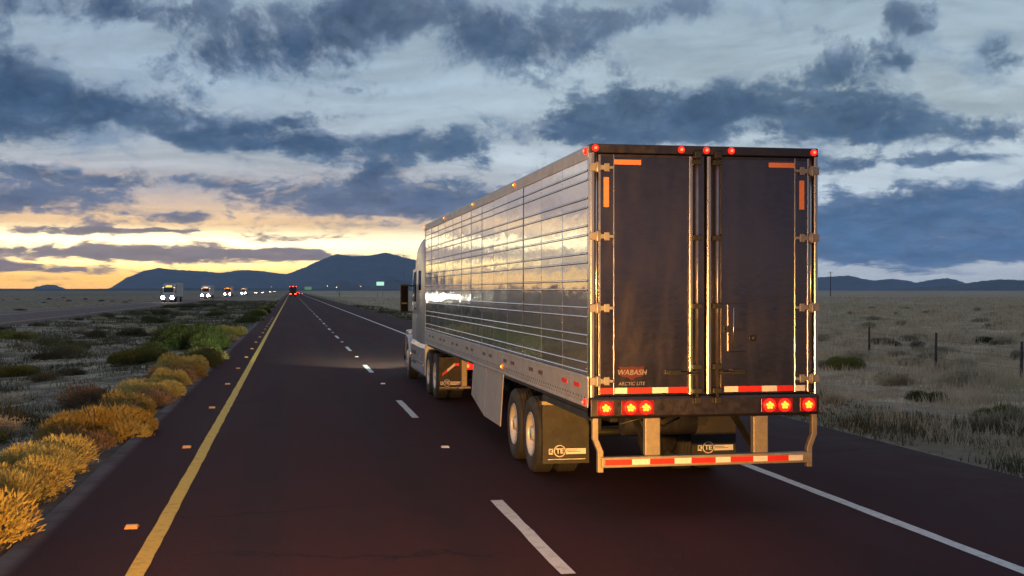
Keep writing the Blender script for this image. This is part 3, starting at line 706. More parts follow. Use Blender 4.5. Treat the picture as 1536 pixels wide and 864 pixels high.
    for s in (-1, 1):
        MB().box(min(s * .53, s * .70), max(s * .53, s * .70), -.06, .03, .669, 1.074).build('guard_post', M['galv'], T, 0.01)
        st = [(1.262, 1.08), (1.262, .86), (1.205, .72), (1.205, .50)]
        pr = [(s * (x + .016), z) for x, z in st] + [(s * (x - .045), z) for x, z in st[::-1]]
        MB().prism(pr, 1, -.05, .02).build('guard_strap', M['galv'], T, 0.005)
        MB().prism([(.03, .67), (.10, .67), (1.0, 1.11), (.86, 1.11)], 0, s * .60 - .03, s * .60 + .03).build('guard_brace', M['blackpaint'], T)
    # --- running gear
    for yy in (3.36, 4.61):
        for s in (-1, 1): wheel_parts(T, s * 1.145, yy, side=s)
        MB().cyl((0, yy, .52), 0, .065, 1.8, 14).build('axle', M['blackpaint'], T)
    for s in (-1, 1):
        MB().box(s * .48 - .05, s * .48 + .05, 2.0, 6.6, .80, 1.12).box(s * .48 - .10, s * .48 + .10, 3.0, 3.6, .58, .8).box(s * .48 - .10, s * .48 + .10, 4.3, 4.9, .58, .8).build('slider_rail', M['blackpaint'], T, 0.01)
        for yy in (3.65, 4.9): MB().cyl((s * .48, yy, .66), 2, .13, .3, 16).build('air_spring', M['rubber'], T)
        # mudflaps with a printed emblem
        a, b = sorted((s * .69, s * 1.295))
        f = MB(); nz = 10
        vs = []
        for i in range(nz + 1):
            z = 1.0 - i * (1.0 - .24) / nz; d = 0.03 * (i / nz) ** 2
            vs += [(a, 2.48 - d, z), (b, 2.48 - d, z), (b, 2.494 - d, z), (a, 2.494 - d, z)]
        fs = [(4 * i + k, 4 * i + (k + 1) % 4, 4 * i + 4 + (k + 1) % 4, 4 * i + 4 + k) for i in range(nz) for k in range(4)] + [(0, 1, 2, 3), (4 * nz, 4 * nz + 1, 4 * nz + 2, 4 * nz + 3)]
        F = f.add(vs, fs).build('mudflap', M['flap'], T)
        flap_print(F, (a + b) / 2, 2.442, .385)
        MB().box(a - .01, b + .01, 2.465, 2.53, .985, 1.035).build('mudflap_bracket', M['galv'], T, 0.005)
        MB().box(min(s * 1.20, s * 1.27), max(s * 1.20, s * 1.27), .10, 2.6, 1.04, 1.12).build('side_beam', M['blackpaint'], T)
    for yy in (1.0, 1.7): MB().box(-1.2, 1.2, yy, yy + .09, 1.02, 1.12).build('cross_member', M['blackpaint'], T)
    MB().cyl((-.1, 1.4, .86), 0, .15, .9, 18).build('air_tank', M['blackpaint'], T)
    MB().tube([(-.9, .25, .98), (-.55, .3, 1.06), (-.35, .4, .93), (-.1, .6, 1.0)], .012, 6).build('air_hose', M['blackplastic'], T)
    # --- side skirts and landing legs
    for s in (-1, 1):
        x = s * 1.27
        for (y0, y1, zb0, zb1) in ((5.50, 7.05, .38, .38), (7.06, 8.55, .38, .60)):
            o = MB(); xi = x - s * .012
            dz = lambda q: (q - 1.19) * s * -.06
            o.add([(x + dz(zb0) * -0, y0, 1.19), (x, y1, 1.19), (x + dz(zb1), y1, zb1), (x + dz(zb0), y0, zb0), (xi, y0, 1.19), (xi, y1, 1.19), (xi + dz(zb1), y1, zb1), (xi + dz(zb0), y0, zb0)],
                  [(0, 1, 2, 3), (4, 7, 6, 5), (0, 4, 5, 1), (1, 5, 6, 2), (2, 6, 7, 3), (3, 7, 4, 0)])
            o.build('skirt_panel', M['skirt'], T)
        MB().box(s * .85 - .06, s * .85 + .06, 12.6, 12.75, .42, 1.15).box(s * .85 - .13, s * .85 + .13, 12.53, 12.82, .38, .42).build('landing_leg', M['galv'], T, 0.006)
    return T

def flap_print(F, xc, yf, zc):
    p = MB().lathe([(0.066, 0), (0.078, 0), (0.078, -.003), (0.066, -.003)], axis=1, seg=28).build('emblem_ring', M['white'], F, loc=(xc - .085, yf, zc + .015))
    text('emblem_letters', 'TE', .088, M['white'], F, (xc - .085, yf - .001, zc + .013), bold=0.003)
    MB().box(-.06, -.003, -.003, 0, -.036, .036).build('emblem_bar', M['white'], F, loc=(xc - .168, yf, zc + .01))
    text('emblem_letters', 'K', .07, M['decalblack'], F, (xc - .198, yf - .0035, zc + .01), bold=0.002)
    MB().box(.0, .26, -.003, 0, -.036, .036).build('emblem_bar', M['white'], F, loc=(xc - .004, yf, zc + .01))
    MB().box(.008, .19, -.004, -.001, -.006, .0).box(.008, .14, -.004, -.001, .012, .018).build('emblem_lines', M['decalblack'], F, loc=(xc - .004, yf - .001, zc + .01))
    MB().box(-.24, .25, -.003, 0, -.004, .004).build('emblem_line', M['whitetape'], F, loc=(xc, yf + .002, zc - .09))
trailer()

# ---------------------------------------------------------------- tractor pulling it
def rring(y, hw, zb, zt, r, n=5):
    """rounded rectangle cross-section at y"""
    pts = []
    for (cx, cz, a0) in ((hw - r, zt - r, 0), (-(hw - r), zt - r, 90), (-(hw - min(r, .08)), zb + min(r, .08), 180), (hw - min(r, .08), zb + min(r, .08), 270)):
        rr = r if a0 < 180 else min(r, .08)
        for k in range(n): a = R(a0 + 90 * k / (n - 1)); pts.append((cx + math.cos(a) * rr, y, cz + math.sin(a) * rr))
    return pts
def tractor():
    T = thing('semi_tractor', 'silver sleeper-cab semi tractor ahead of the ribbed trailer, black side mirror showing', 'truck', (4.445, 26.0, 0))
    cab = MB().loft([rring(3.20, 1.20, 1.05, 3.70, .16), rring(3.3, 1.225, 1.0, 3.78, .2), rring(4.3, 1.23, .98, 3.80, .24), rring(5.2, 1.22, .98, 3.70, .28), rring(5.75, 1.20, .98, 3.48, .3),
                     rring(6.15, 1.17, 1.0, 3.05, .25), rring(6.85, 1.10, 1.05, 2.20, .2), rring(7.2, 1.04, 1.1, 2.0, .22), rring(8.2, .97, 1.0, 1.86, .25), rring(9.1, .90, .9, 1.66, .26), rring(9.4, .82, .9, 1.45, .2)])
    C = cab.build('cab', M['cabpaint'], T)
    for s in (-1, 1):
        MB().prism([(5.55, 2.15), (6.52, 2.15), (6.40, 2.55), (6.10, 2.92), (5.55, 2.95)], 0, *sorted((s * 1.195, s * 1.215))).build('side_window', M['glass'], C)
        MB().prism([(4.15, 2.45), (4.75, 2.45), (4.75, 2.95), (4.15, 2.95)], 0, *sorted((s * 1.225, s * 1.236))).build('sleeper_window', M['glass'], C)
        MB().prism([(5.45, 1.15), (6.62, 1.15), (6.62, 2.12), (6.4, 3.0), (5.45, 3.02)], 0, *sorted((s * 1.19, s * 1.208))).build('cab_door', M['cabpaint'], C)
        MB().box(*sorted((s * 1.21, s * 1.25)), 5.55, 5.72, 1.95, 1.99).build('handle', M['blackplastic'], C)
        # rear side extender of the sleeper
        MB().prism([(2.85, 1.35), (3.25, 1.2), (3.25, 3.74), (2.95, 3.55)], 0, *sorted((s * 1.20, s * 1.222))).build('side_extender', M['cabpaint'], T, 0.004)
        fa = MB().loft([[(s * x, y, z) for x, z in ((1.0, .34), (1.21, .32), (1.262, .40), (1.262, 1.02), (1.22, 1.14), (1.0, 1.16))] for y in (3.05, 3.15, 6.35, 6.45)], smooth=False)
        fa.build('chassis_fairing', M['cabpaint'], T, 0.02)
        for z in (.58, .84): MB().box(*sorted((s * 1.263, s * 1.270)), 5.2, 6.2, z - .045, z + .045).build('step', M['blackplastic'], T, 0.004)
        MB().box(*sorted((s * 1.263, s * 1.268)), 3.3, 5.0, .60, .66).build('trim_strip', M['chrome'], T)
        # fender over the steer wheel
        rings = []
        for k in range(11):
            a = R(8 + 164 * k / 10); ro, ri = .70, .64
            cy, cz = 7.55 + math.cos(a) * ro, .52 + math.sin(a) * ro; dy, dz = 7.55 + math.cos(a) * ri, .52 + math.sin(a) * ri
            rings.append([(s * .82, cy, cz), (s * 1.23, cy, cz), (s * 1.27, cy * .85 + dy * .15, cz * .85 + dz * .15), (s * 1.27, dy, dz), (s * .82, dy, dz)])
        MB().loft(rings).build('fender', M['cabpaint'], T)
        hl = MB().loft([[(s * x, y, z) for x, z in ((.72, .98), (1.16, .98), (1.16 - .1 * k, 1.30), (.74, 1.32))] for k, y in ((0, 8.3), (0, 8.9), (1, 9.25))], smooth=False)
        H = hl.build('headlight', M['cabpaint'], T, 0.02)
        MB().cyl((s * .9, 9.262, 1.15), 1, .10, .02, 16).build('headlight_lens', emitter('tractor_headlight', (1.0, 0.93, 0.8), 6.0), H)
        # mirror on its arm
        mr = MB().box(*sorted((s * 1.30, s * 1.52)), 6.72, 6.88, 1.84, 2.62).build('side_mirror', M['blackplastic'], T, 0.035)
        MB().box(*sorted((s * 1.325, s * 1.495)), 6.712, 6.719, 2.12, 2.58).box(*sorted((s * 1.325, s * 1.495)), 6.712, 6.719, 1.88, 2.08).build('mirror_glass', M['mirrordark'], mr)
        MB().tube([(s * 1.10, 6.6, 2.55), (s * 1.36, 6.78, 2.60)], .022, 8).tube([(s * 1.10, 6.6, 1.86), (s * 1.36, 6.78, 1.86)], .022, 8).build('mirror_arm', M['blackplastic'], T)
        wheel_parts(T, s * 1.10, 7.55, side=s, dual=False, front=True)
        for yy in (1.05, 2.35): wheel_parts(T, s * 1.12, yy, side=s)
        MB().box(s * .42 - .04, s * .42 + .04, .1, 9.2, .70, .98).build('frame_rail', M['blackpaint'], T)
        MB().tube([(s * 1.18, 8.7, 1.72), (s * 1.22, 8.8, 2.0)], .012, 6).cyl((s * 1.23, 8.8, 2.06), 1, .09, .05, 14).build('hood_mirror', M['blackplastic'], T)
        # mudflap with a slanted red and white strip and the emblem
        a, b = sorted((s * .70, s * 1.26))
        F = MB().box(a, b, .16, .174, .26, .98).build('mudflap', M['flap'], T)
        flap_print(F, (a + b) / 2 - .02, .158, .40)
        c = (a + b) / 2 - .03
        for q, (d0, d1, mm) in enumerate(((-.18, -.07, 'redtape'), (-.07, .10, 'whitetape'))):
            MB().prism([(c + d0, .71 + d0 * .8), (c + d1, .71 + d1 * .8), (c + d1, .775 + d1 * .8), (c + d0, .775 + d0 * .8)], 1, .153, .157).build('reflective_tape', M[mm], F)
        MB().box(c + .10, c + .19, .153, .157, .79, .85).build('reflective_tape', M['redtape'], F)
        lm = MB().box(*sorted((s * .52, s * .80)), -.06, .02, .72, .88).build('tail_lamp', M['lens'], T, 0.012)
        MB().lathe([(0.042, 0.0), (0.036, -.014), (0.001, -.02)], axis=1, seg=16).build('lamp_core', M['redcore'], lm, loc=(s * .66, -.061, .80))
    for yy in (1.05, 2.35): MB().cyl((0, yy, .52), 0, .08, 1.8, 12).build('axle', M['blackpaint'], T)
    MB().cyl((0, 7.55, .5), 0, .06, 1.9, 12).build('axle', M['blackpaint'], T)
    MB().cyl((0, 1.75, 1.08), 2, .45, .08, 24).build('fifth_wheel', M['blackpaint'], T)
    MB().loft([[(x, 9.35 + (.18 if abs(x) < .9 else 0) * k, z) for x, z in ((-1.18, .42), (1.18, .42), (1.18, .86), (-1.18, .86))] for k in (0, 1)], smooth=False).build('bumper', M['cabpaint'], T, 0.03)
    MB().prism([(6.16, 3.06), (6.90, 2.22), (6.93, 2.25), (6.19, 3.09)], 0, -.98, .98).build('windshield', M['glass'], C)
    MB().box(-.62, .62, 9.36, 9.46, .92, 1.42).build('grille', M['blackplastic'], T, 0.02)
    for xx in (-.5, -.25, 0, .25, .5):
        MB().lathe([(0.05, 0.0), (0.04, .03), (0.001, .04)], axis=2, seg=10).build('roof_lamp', M['amberlens'], C, loc=(xx, 5.45, 3.60))
    # road light thrown by its headlamps
    for s in (-1, 1):
        ld = bpy.data.lights.new('headlight_beam', 'SPOT'); ld.energy = 7000; ld.spot_size = R(58); ld.spot_blend = 1.0; ld.color = (0.74, 1.0, 0.66); ld.shadow_soft_size = 0.09
        lo = link('headlight_beam', ld, T, (s * .95, 9.55, 1.12)); lo.rotation_euler = (R(90 - 1.0), 0, R(15))
    return T
tractor()

# ---------------------------------------------------------------- headlamps of the truck the view is taken from
for s in (-1, 1):
    ld = bpy.data.lights.new('headlamp', 'SPOT'); ld.energy = 7500; ld.spot_size = R(66); ld.spot_blend = 0.8; ld.color = (1.0, 0.47, 0.11); ld.shadow_soft_size = 0.10
    lo = link('headlamp', ld, None, (-0.1 + s * .85, 1.6, 1.05)); lo.rotation_euler = (R(90 - 1.0), 0, R(0))

# ---------------------------------------------------------------- vegetation
def leaf_mat(name, dark, pale, trans=0.25, third=None):
    m = bpy.data.materials.new(name); m.use_nodes = True; t = NT(m.node_tree); b = t.n['Principled BSDF']
    oi = t.n.new('ShaderNodeObjectInfo'); g = t.n.new('ShaderNodeNewGeometry').outputs['Position']
    n = t.noise(g, 2.2, 5, 0.65); n2 = t.noise(g, 26.0, 3, 0.6)
    f = t.m('ADD', t.m('MULTIPLY', n, 0.6), t.m('ADD', t.m('MULTIPLY', n2, 0.35), t.m('MULTIPLY', t.m('SUBTRACT', oi.outputs['Random'], 0.5), 0.22)))
    c = t.mix(t.sm(f, 0.30, 0.66), dark, pale)
    if third: c = t.mix(t.sm(t.noise(g, 0.55, 5, 0.66), 0.46, 0.60, 0, 0.8), c, third)
    t.put(b.inputs['Base Color'], c); b.inputs['Roughness'].default_value = 0.8; b.inputs['Specular IOR Level'].default_value = 0.2
    tr = t.n.new('ShaderNodeBsdfTranslucent'); t.put(tr.inputs[0], c)
    mx = t.n.new('ShaderNodeMixShader'); mx.inputs[0].default_value = trans
    out = t.n['Material Output']; t.l.new(b.outputs[0], mx.inputs[1]); t.l.new(tr.outputs[0], mx.inputs[2]); t.l.new(mx.outputs[0], out.inputs[0])
    return m
L = dict(gold=leaf_mat('golden_rabbitbrush', (0.30, 0.21, 0.055), (0.62, 0.52, 0.17)), green=leaf_mat('green_rabbitbrush', (0.045, 0.060, 0.016), (0.19, 0.20, 0.055)),
         tan=leaf_mat('dry_tan_brush', (0.14, 0.085, 0.045), (0.36, 0.24, 0.13)), sage=leaf_mat('grey_sagebrush', (0.21, 0.18, 0.12), (0.56, 0.48, 0.33)),
         grass=leaf_mat('dry_grass', (0.34, 0.265, 0.175), (0.78, 0.63, 0.44), third=(0.34, 0.30, 0.17), trans=0.45), dark=leaf_mat('dark_scrub', (0.04, 0.042, 0.022), (0.14, 0.13, 0.07)))
STEM = mat('brush_stem', (0.07, 0.05, 0.035), 0.9, 0, 0.2, 9)
def bush_mesh(name, seed, lobes, n, blade, width, material):
    """leaf-sized blades spread through overlapping domes; unit radius about 1, height about 0.8"""
    g = np.random.default_rng(seed)
    cs = np.stack([g.uniform(-.62, .62, lobes), g.uniform(-.62, .62, lobes), g.uniform(.0, .32, lobes), g.uniform(.26, .62, lobes)], 1)
    cs[0] = (0, 0, .08, .60)
    k = g.integers(0, lobes, n); th = g.uniform(0, 2 * np.pi, n); u = g.uniform(-.25, 1, n)
    rr = cs[k, 3] * g.uniform(.62, 1.06, n) ** .8
    st = np.sqrt(np.clip(1 - u * u, 0, 1)); dirv = np.stack([st * np.cos(th), st * np.sin(th), u * .9], 1)
    P = cs[k, :3] + dirv * rr[:, None]; P[:, 2] = np.abs(P[:, 2]) * .95
    D = dirv + np.array([0, 0, .7]) + g.normal(0, .38, (n, 3)); D /= np.linalg.norm(D, axis=1)[:, None]
    Wv = np.cross(D, g.normal(0, 1, (n, 3))); Wv /= np.linalg.norm(Wv, axis=1)[:, None]
    ln = blade * np.where(g.random(n) < .05, g.uniform(1.8, 3.2, n), g.uniform(.6, 1.5, n))[:, None]; w = width * g.uniform(.6, 1.4, n)[:, None]
    a = P - D * ln * .5 - Wv * w * .5; b = P - D * ln * .5 + Wv * w * .5; c = P + D * ln * .25 + Wv * w * .55; d = P + D * ln * .6
    vs = np.stack([a, b, c, d], 1).reshape(-1, 3); fs = np.arange(4 * n).reshape(n, 4)
    return fast_mesh(name, vs, fs, material)
def stem_mesh(seed):
    r = random.Random(seed); mb = MB()
    for k in range(7):
        a = r.uniform(0, 6.28); q = r.uniform(.25, .6)
        mb.tube([(0, 0, -.08), (math.cos(a) * q * .5, math.sin(a) * q * .5, .25), (math.cos(a) * q, math.sin(a) * q, .6)], [.03, .02, .008], 5)
    return mb.mesh('stems', STEM)
BM = {}
for i, kd in enumerate(('gold', 'green', 'tan', 'sage', 'dark')):
    BM[kd] = [bush_mesh('foliage', 10 * i + v, 9 + 2 * v, 15000 if kd in ('gold', 'green') else 5000, .072, .017, L[kd]) for v in range(4)]
ST = [stem_mesh(v) for v in range(4)]
rb = random.Random(21)
def gz(x, y): return float(ground_z(np.array([x]), np.array([y]))[0])
def bush(name, label, cat, x, y, r, h, kind, group=None, v=None):
    T = thing(name, label, cat, (x, y, gz(x, y) - .02), rb.uniform(0, 6.28), group)
    v = rb.randrange(4) if v is None else v; sc = (r * rb.uniform(.78, 1.25), r * rb.uniform(.78, 1.25), h / .85 * rb.uniform(.85, 1.15))
    link('foliage', BM[kind][v], T, scale=sc); link('stems', ST[v], T, scale=sc)
    return T
# the row along the left edge of the road, nearest first
VERGE = [
    (-3.55, 12.9, .78, .74, 'gold', 'large golden bush second from the lower left corner along the roadside'),
    (-3.30, 15.4, .62, .58, 'gold', 'golden bush just behind the large one near the corner'),
    (-3.42, 19.6, .56, .52, 'tan', 'brownish dry bush with a dark gap before it, by the road edge'),
    (-3.35, 21.5, .64, .66, 'gold', 'rounded golden bush in the middle of the roadside row'),
    (-3.28, 24.3, .60, .64, 'gold', 'golden bush joined to the rounded one, beside the left shoulder'),
    (-3.22, 27.2, .62, .62, 'tan', 'orange-tan bush along the left shoulder, half way up the row'),
    (-3.25, 30.0, .58, .58, 'gold', 'small golden bush after the orange-tan one on the roadside'),
    (-3.20, 33.4, .60, .62, 'tan', 'tan bush at the road edge where the row thins out'),
    (-3.25, 37.0, .62, .62, 'gold', 'yellowish bush near the start of the green end of the row'),
    (-3.15, 41.5, .66, .66, 'green', 'yellow-green bush at the road edge past the golden row'),
    (-3.25, 46.5, .78, .78, 'green', 'bright green bush beside the yellow line in the distance of the row'),
    (-3.45, 10.6, .70, .60, 'gold', 'golden bush cut by the lower left frame edge'),
    (-3.38, 17.6, .55, .50, 'gold', 'low golden bush filling the gap behind the second roadside bush'),
    (-3.30, 23.0, .55, .55, 'tan', 'tan bush wedged between two golden ones on the left verge'),
    (-3.25, 28.6, .55, .56, 'gold', 'pale golden bush between two tan ones at the road edge'),
    (-3.22, 31.8, .55, .58, 'gold', 'golden bush where the row begins to narrow'),
    (-3.20, 35.2, .58, .58, 'gold', 'dull golden bush before the yellowish end of the row'),
    (-3.20, 39.2, .58, .60, 'green', 'first greenish bush after the golden stretch of the row'),
    (-3.15, 44.0, .62, .66, 'gold', 'last golden bush between the green ones of the row'),
    (-4.60, 28.2, .74, .62, 'tan', 'pinkish tan bush set back behind the golden row'),
    (-5.7, 46.0, 1.15, .80, 'green', 'broad yellow-green bush standing alone in the median scrub'),
    (-4.3, 55.0, 1.35, 1.1, 'green', 'tall dark green bush behind the roadside row'),
    (-5.3, 60.0, 1.4, 1.15, 'green', 'wide green bush at the back of the median cluster'),
    (-3.5, 53.0, .80, .80, 'green', 'pale green bush at the far tip of the roadside row'),
    (-5.4, 22.5, .7, .42, 'sage', 'low grey sagebrush behind the rounded golden bush'),
    (-4.9, 17.0, .75, .45, 'sage', 'low blue-grey sagebrush at the frame edge behind the nearest bushes'),
]
for (x, y, r, h, kd, lab) in VERGE: bush('roadside_bush', lab, 'bush', x + .08, y, r * 1.20, h * 1.10, kd, 'bushes along the left roadside')
def scatter(n, xr, yr, kinds, rr, hr, name, label, group, keep=lambda x, y: True):
    k = 0
    while k < n:
        y = math.exp(rb.uniform(math.log(yr[0]), math.log(yr[1]))); x = rb.uniform(*xr) if not callable(xr) else xr(y)
        if not keep(x, y): continue
        r = rb.uniform(*rr); kd = rb.choice(kinds)
        bush(name, LOOK[kd] + ' ' + (label(x, y) if callable(label) else label), 'bush', x, y, r, r * rb.uniform(*hr), kd, group); k += 1
LOOK = dict(gold='golden dry bush', green='yellow-green bush', tan='tan dry bush', sage='pale grey-green sagebrush clump', dark='dark scrubby bush')
scatter(36, (-3.7, -3.0), (52, 260), ('green', 'green', 'tan', 'gold'), (.5, .9), (.8, 1.0), 'verge_bush', 'in the line running to the horizon along the left shoulder', 'far roadside bushes')
scatter(110, (-18.5, -4.4), (15, 240), ('dark', 'dark', 'sage', 'green'), (.4, 1.1), (.5, .75), 'median_shrub', lambda x, y: 'low in the median scrub ' + ('just behind the golden roadside row' if x > -9 and y < 45 else 'near the edge of the opposite road' if x < -13.5 else 'toward the oncoming trucks' if y > 90 else 'midway between the two roads'), 'median shrubs')
scatter(46, (-75, -33), (75, 420), ('dark', 'sage'), (.5, 1.0), (.5, .75), 'far_shrub', 'on the plain beyond the opposite road', 'shrubs beyond the opposite road')
def zone(x, y): return 'between the right shoulder and the wire fence' if x < 20.4 + .045 * (y - 30) else ('on the plain beyond the wire fence' if y < 70 else 'far off on the pale right-hand plain')
scatter(270, lambda y: 11.5 + (y * .75) * rb.random() ** .8, (17, 190), ('sage',) * 9 + ('dark', 'green'), (.25, .75), (.6, .95), 'sagebrush', zone, 'sagebrush on the right-hand plain')

def tufts(name, seed, n, xf, yr, hr, material, spread=.16, blades=7):
    g = np.random.default_rng(seed)
    y = np.exp(g.uniform(np.log(yr[0]), np.log(yr[1]), n)); x = xf(g, y)
    keep = vnoise(x / 3.5, y / 6.0, seed + 40) * .6 + vnoise(x / 1.3, y / 1.6, seed + 50) * .4 > g.uniform(.22, .52, n); x = x[keep]; y = y[keep]; n = len(x)
    far = np.clip(np.hypot(x, y) / 30, .7, 7)
    B = blades
    bx = np.repeat(x, B) + g.normal(0, spread, n * B) * np.repeat(far, B) ** .6; by = np.repeat(y, B) + g.normal(0, spread, n * B) * np.repeat(far, B) ** .6
    bz = ground_z(bx, by) - .02
    h = np.repeat(g.uniform(hr[0], hr[1], n), B) * g.uniform(.55, 1.15, n * B) * (0.35 + 1.5 * vnoise(bx / 1.7, by / 1.7, 77) ** 2)
    w = .011 * np.repeat(far, B) * g.uniform(.7, 1.5, n * B)
    a = g.uniform(0, 2 * np.pi, n * B); lean = g.normal(0, .30, (n * B, 2)) * h[:, None]
    dx, dy = np.cos(a) * w, np.sin(a) * w
    vs = np.stack([np.stack([bx - dx, by - dy, bz], 1), np.stack([bx + dx, by + dy, bz], 1), np.stack([bx + lean[:, 0], by + lean[:, 1], bz + h], 1)], 1).reshape(-1, 3)
    return tag(link(name, fast_mesh(name, vs, np.arange(3 * n * B).reshape(-1, 3), material)), kind='stuff')
o = tufts('grass', 1, 66000, lambda g, y: 10.6 + (y * .95 + 4) * g.random(len(y)) ** .85, (9, 420), (.16, .50), L['grass'])
tag(o, 'pale dry grass covering the plain right of the road', 'grass')
o = tufts('grass', 4, 5000, lambda g, y: g.uniform(9.7, 13.0, len(y)), (9, 200), (.10, .30), L['dark'])
tag(o, 'olive grass strip along the edge of the right shoulder', 'grass')
o = tufts('grass', 2, 20000, lambda g, y: g.uniform(-19.6, -3.0, len(y)), (9, 300), (.08, .26), L['dark'])
tag(o, 'dull sparse grass of the median', 'grass')
o = tufts('grass', 3, 7000, lambda g, y: -31.2 - (y * .6) * g.random(len(y)), (55, 600), (.15, .4), L['grass'])
tag(o, 'dry grass beyond the opposite road', 'grass')

# ---------------------------------------------------------------- fence and poles on the right-hand plain
WOOD = mat('weathered_post', (0.075, 0.058, 0.045), 0.9, 0, 0.3, 8, 0.004, 30); WIRE = mat('fence_wire', (0.13, 0.12, 0.11), 0.5, 0.6, 0.2, 9)
fx = lambda y: 20.4 + 0.045 * (y - 30)
fence = thing('wire_fence', 'low wire fence on dark wooden posts crossing the pale plain', 'fence', (fx(26), 26, 0))
ys = [26 + 5.0 * k for k in range(12)] + [86 + 10 * k for k in range(30)]
for y in ys:
    x = fx(y); h = 1.12 + rb.uniform(-.1, .12); t0 = (rb.uniform(-.05, .05), rb.uniform(-.05, .05))
    MB().tube([(x - fx(26), y - 26, gz(x, y) - .2), (x - fx(26) + t0[0], y - 26 + t0[1], gz(x, y) + h)], [.05, .04], 7).build('post', WOOD, fence)
for z in (.38, .68, .98):
    MB().tube([(fx(y) - fx(26), y - 26, gz(fx(y), y) + z + rb.uniform(-.02, .02)) for y in ys], .006, 4).build('wire', WIRE, fence)
def utility_pole(x, y, h, label):
    T = thing('utility_pole', label, 'utility pole', (x, y, -.1), R(20), 'utility poles on the plain')
    MB().tube([(0, 0, -.5), (0, 0, h * .5), (0, 0, h)], [.19, .16, .12], 10).build('pole', WOOD, T)
    MB().box(-1.2, 1.2, -.06, .06, h - .75, h - .6).build('crossarm', WOOD, T)
    for q in (-1.1, -.45, .45, 1.1): MB().cyl((q, 0, h - .52), 2, .05, .16, 8).build('insulator', M['galv'], T)
utility_pole(222, 470, 10.5, 'dark utility pole near the picture edge against the blue hills')
utility_pole(262, 596, 10.0, 'thin utility pole just right of the trailer against the far hills')
def mast():
    T = thing('radio_mast', 'thin lattice radio mast rising beside the tractor cab in the distance', 'mast', (74, 805, -.1))
    h = 31
    for k in range(3): a = R(120 * k); MB().tube([(math.cos(a) * .28, math.sin(a) * .28, 0), (math.cos(a) * .28, math.sin(a) * .28, h)], .045, 5).build('leg', M['galv'], T)
    b = MB()
    for q in range(30):
        a, c = R(120 * (q % 3)), R(120 * ((q + 1) % 3)); b.tube([(math.cos(a) * .28, math.sin(a) * .28, q * h / 30), (math.cos(c) * .28, math.sin(c) * .28, (q + 1) * h / 30)], .025, 4)
    b.build('lattice', M['galv'], T)
    for k in range(3): a = R(120 * k + 30); MB().tube([(0, 0, h * .85), (math.cos(a) * 14, math.sin(a) * 14, 0)], .012, 4).build('guy_wire', WIRE, T)
mast()

# ---------------------------------------------------------------- roadside posts and signs
M['reflect'] = mat('delineator_reflector', (0.90, 0.80, 0.50), 0.3, 0, 0.05, 9); M['post'] = mat('flexible_post', (0.52, 0.50, 0.46), 0.6, 0, 0.1, 9)
DEL = [(11.9, 186, 'delineator post nearest to the tractor on the right verge'), (12.6, 262, 'second delineator post from the tractor on the right verge'), (11.9, 346, 'delineator post just short of the green marker sign'),
       (11.9, 372, 'delineator post paired with another beyond the green marker'), (11.9, 470, 'delineator post in the distant right-hand line'), (11.9, 560, 'delineator post far along the right verge'), (11.9, 690, 'delineator post last but one towards the vanishing point'), (11.9, 840, 'delineator post farthest along the right verge')]
for (x, y, lab) in DEL:
    T = thing('delineator_post', lab, 'post', (x, y, gz(x, y)), 0, 'delineator posts on the right verge')
    MB().box(-.05, .05, -.015, .015, -.1, 1.25).build('post', M['post'], T, 0.004)
    MB().box(-.045, .045, -.024, -.016, 1.02, 1.22).build('reflector', M['reflect'], T)
def lit(name, col, k): return emitter(name, col, k)
T = thing('mile_marker', 'small upright green marker sign among the delineator posts', 'sign', (13.2, 338, gz(13.2, 338)))
MB().box(-.03, .03, -.02, .02, -.2, 2.2).build('post', M['galv'], T)
MB().box(-.2, .2, -.03, -.021, 1.0, 2.2).build('sign_panel', mat('marker_green', (0.10, 0.52, 0.22), 0.4, 0, 0.05, 9), T)
T = thing('billboard', 'lit pale green roadside sign standing far off beside the tractor cab', 'sign', (30.5, 420, gz(30.5, 420)))
for q in (-.9, .9): MB().box(q - .06, q + .06, -.06, .06, -.3, 4.3).build('post', M['galv'], T)
bp = MB().box(-1.3, 1.3, -.12, -.061, 4.2, 5.5).build('sign_panel', lit('lit_sign_face', (0.55, 1.0, 0.75), 0.85), T)
MB().box(-1.36, 1.36, -.06, -.04, 4.14, 5.56).build('frame', M['galv'], bp)
T = thing('guide_sign', 'distant green guide sign right of the road at the vanishing point', 'sign', (12.6, 930, 0))
for q in (-1.8, 1.8): MB().box(q - .1, q + .1, -.1, .1, -.3, 5.2).build('post', M['galv'], T)
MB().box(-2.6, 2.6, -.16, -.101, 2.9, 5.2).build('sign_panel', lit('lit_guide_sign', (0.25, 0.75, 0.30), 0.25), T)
for k, (x, y, h) in enumerate(((38, 1300, 7), (52, 1420, 6), (96, 1700, 8), (-30, 1900, 8))):
    T = thing('yard_lamp', ('first yard lamp right of the distant guide sign on the horizon', 'second yard lamp right of the distant guide sign', 'faint yard lamp beneath the foothills', 'lone yard lamp beyond the oncoming traffic')[k], 'lamp', (x, y, 0), 0, 'yard lamps on the horizon')
    MB().tube([(0, 0, -.2), (0, 0, h)], .09, 6).build('pole', M['galv'], T)
    MB().lathe([(0.01, h - .1), (0.28, h), (0.22, h + .2), (0.01, h + .28)], axis=2, seg=10).build('lamp_head', lit('yard_lamp_glow', (1.0, 0.75, 0.45), 14.0), T)

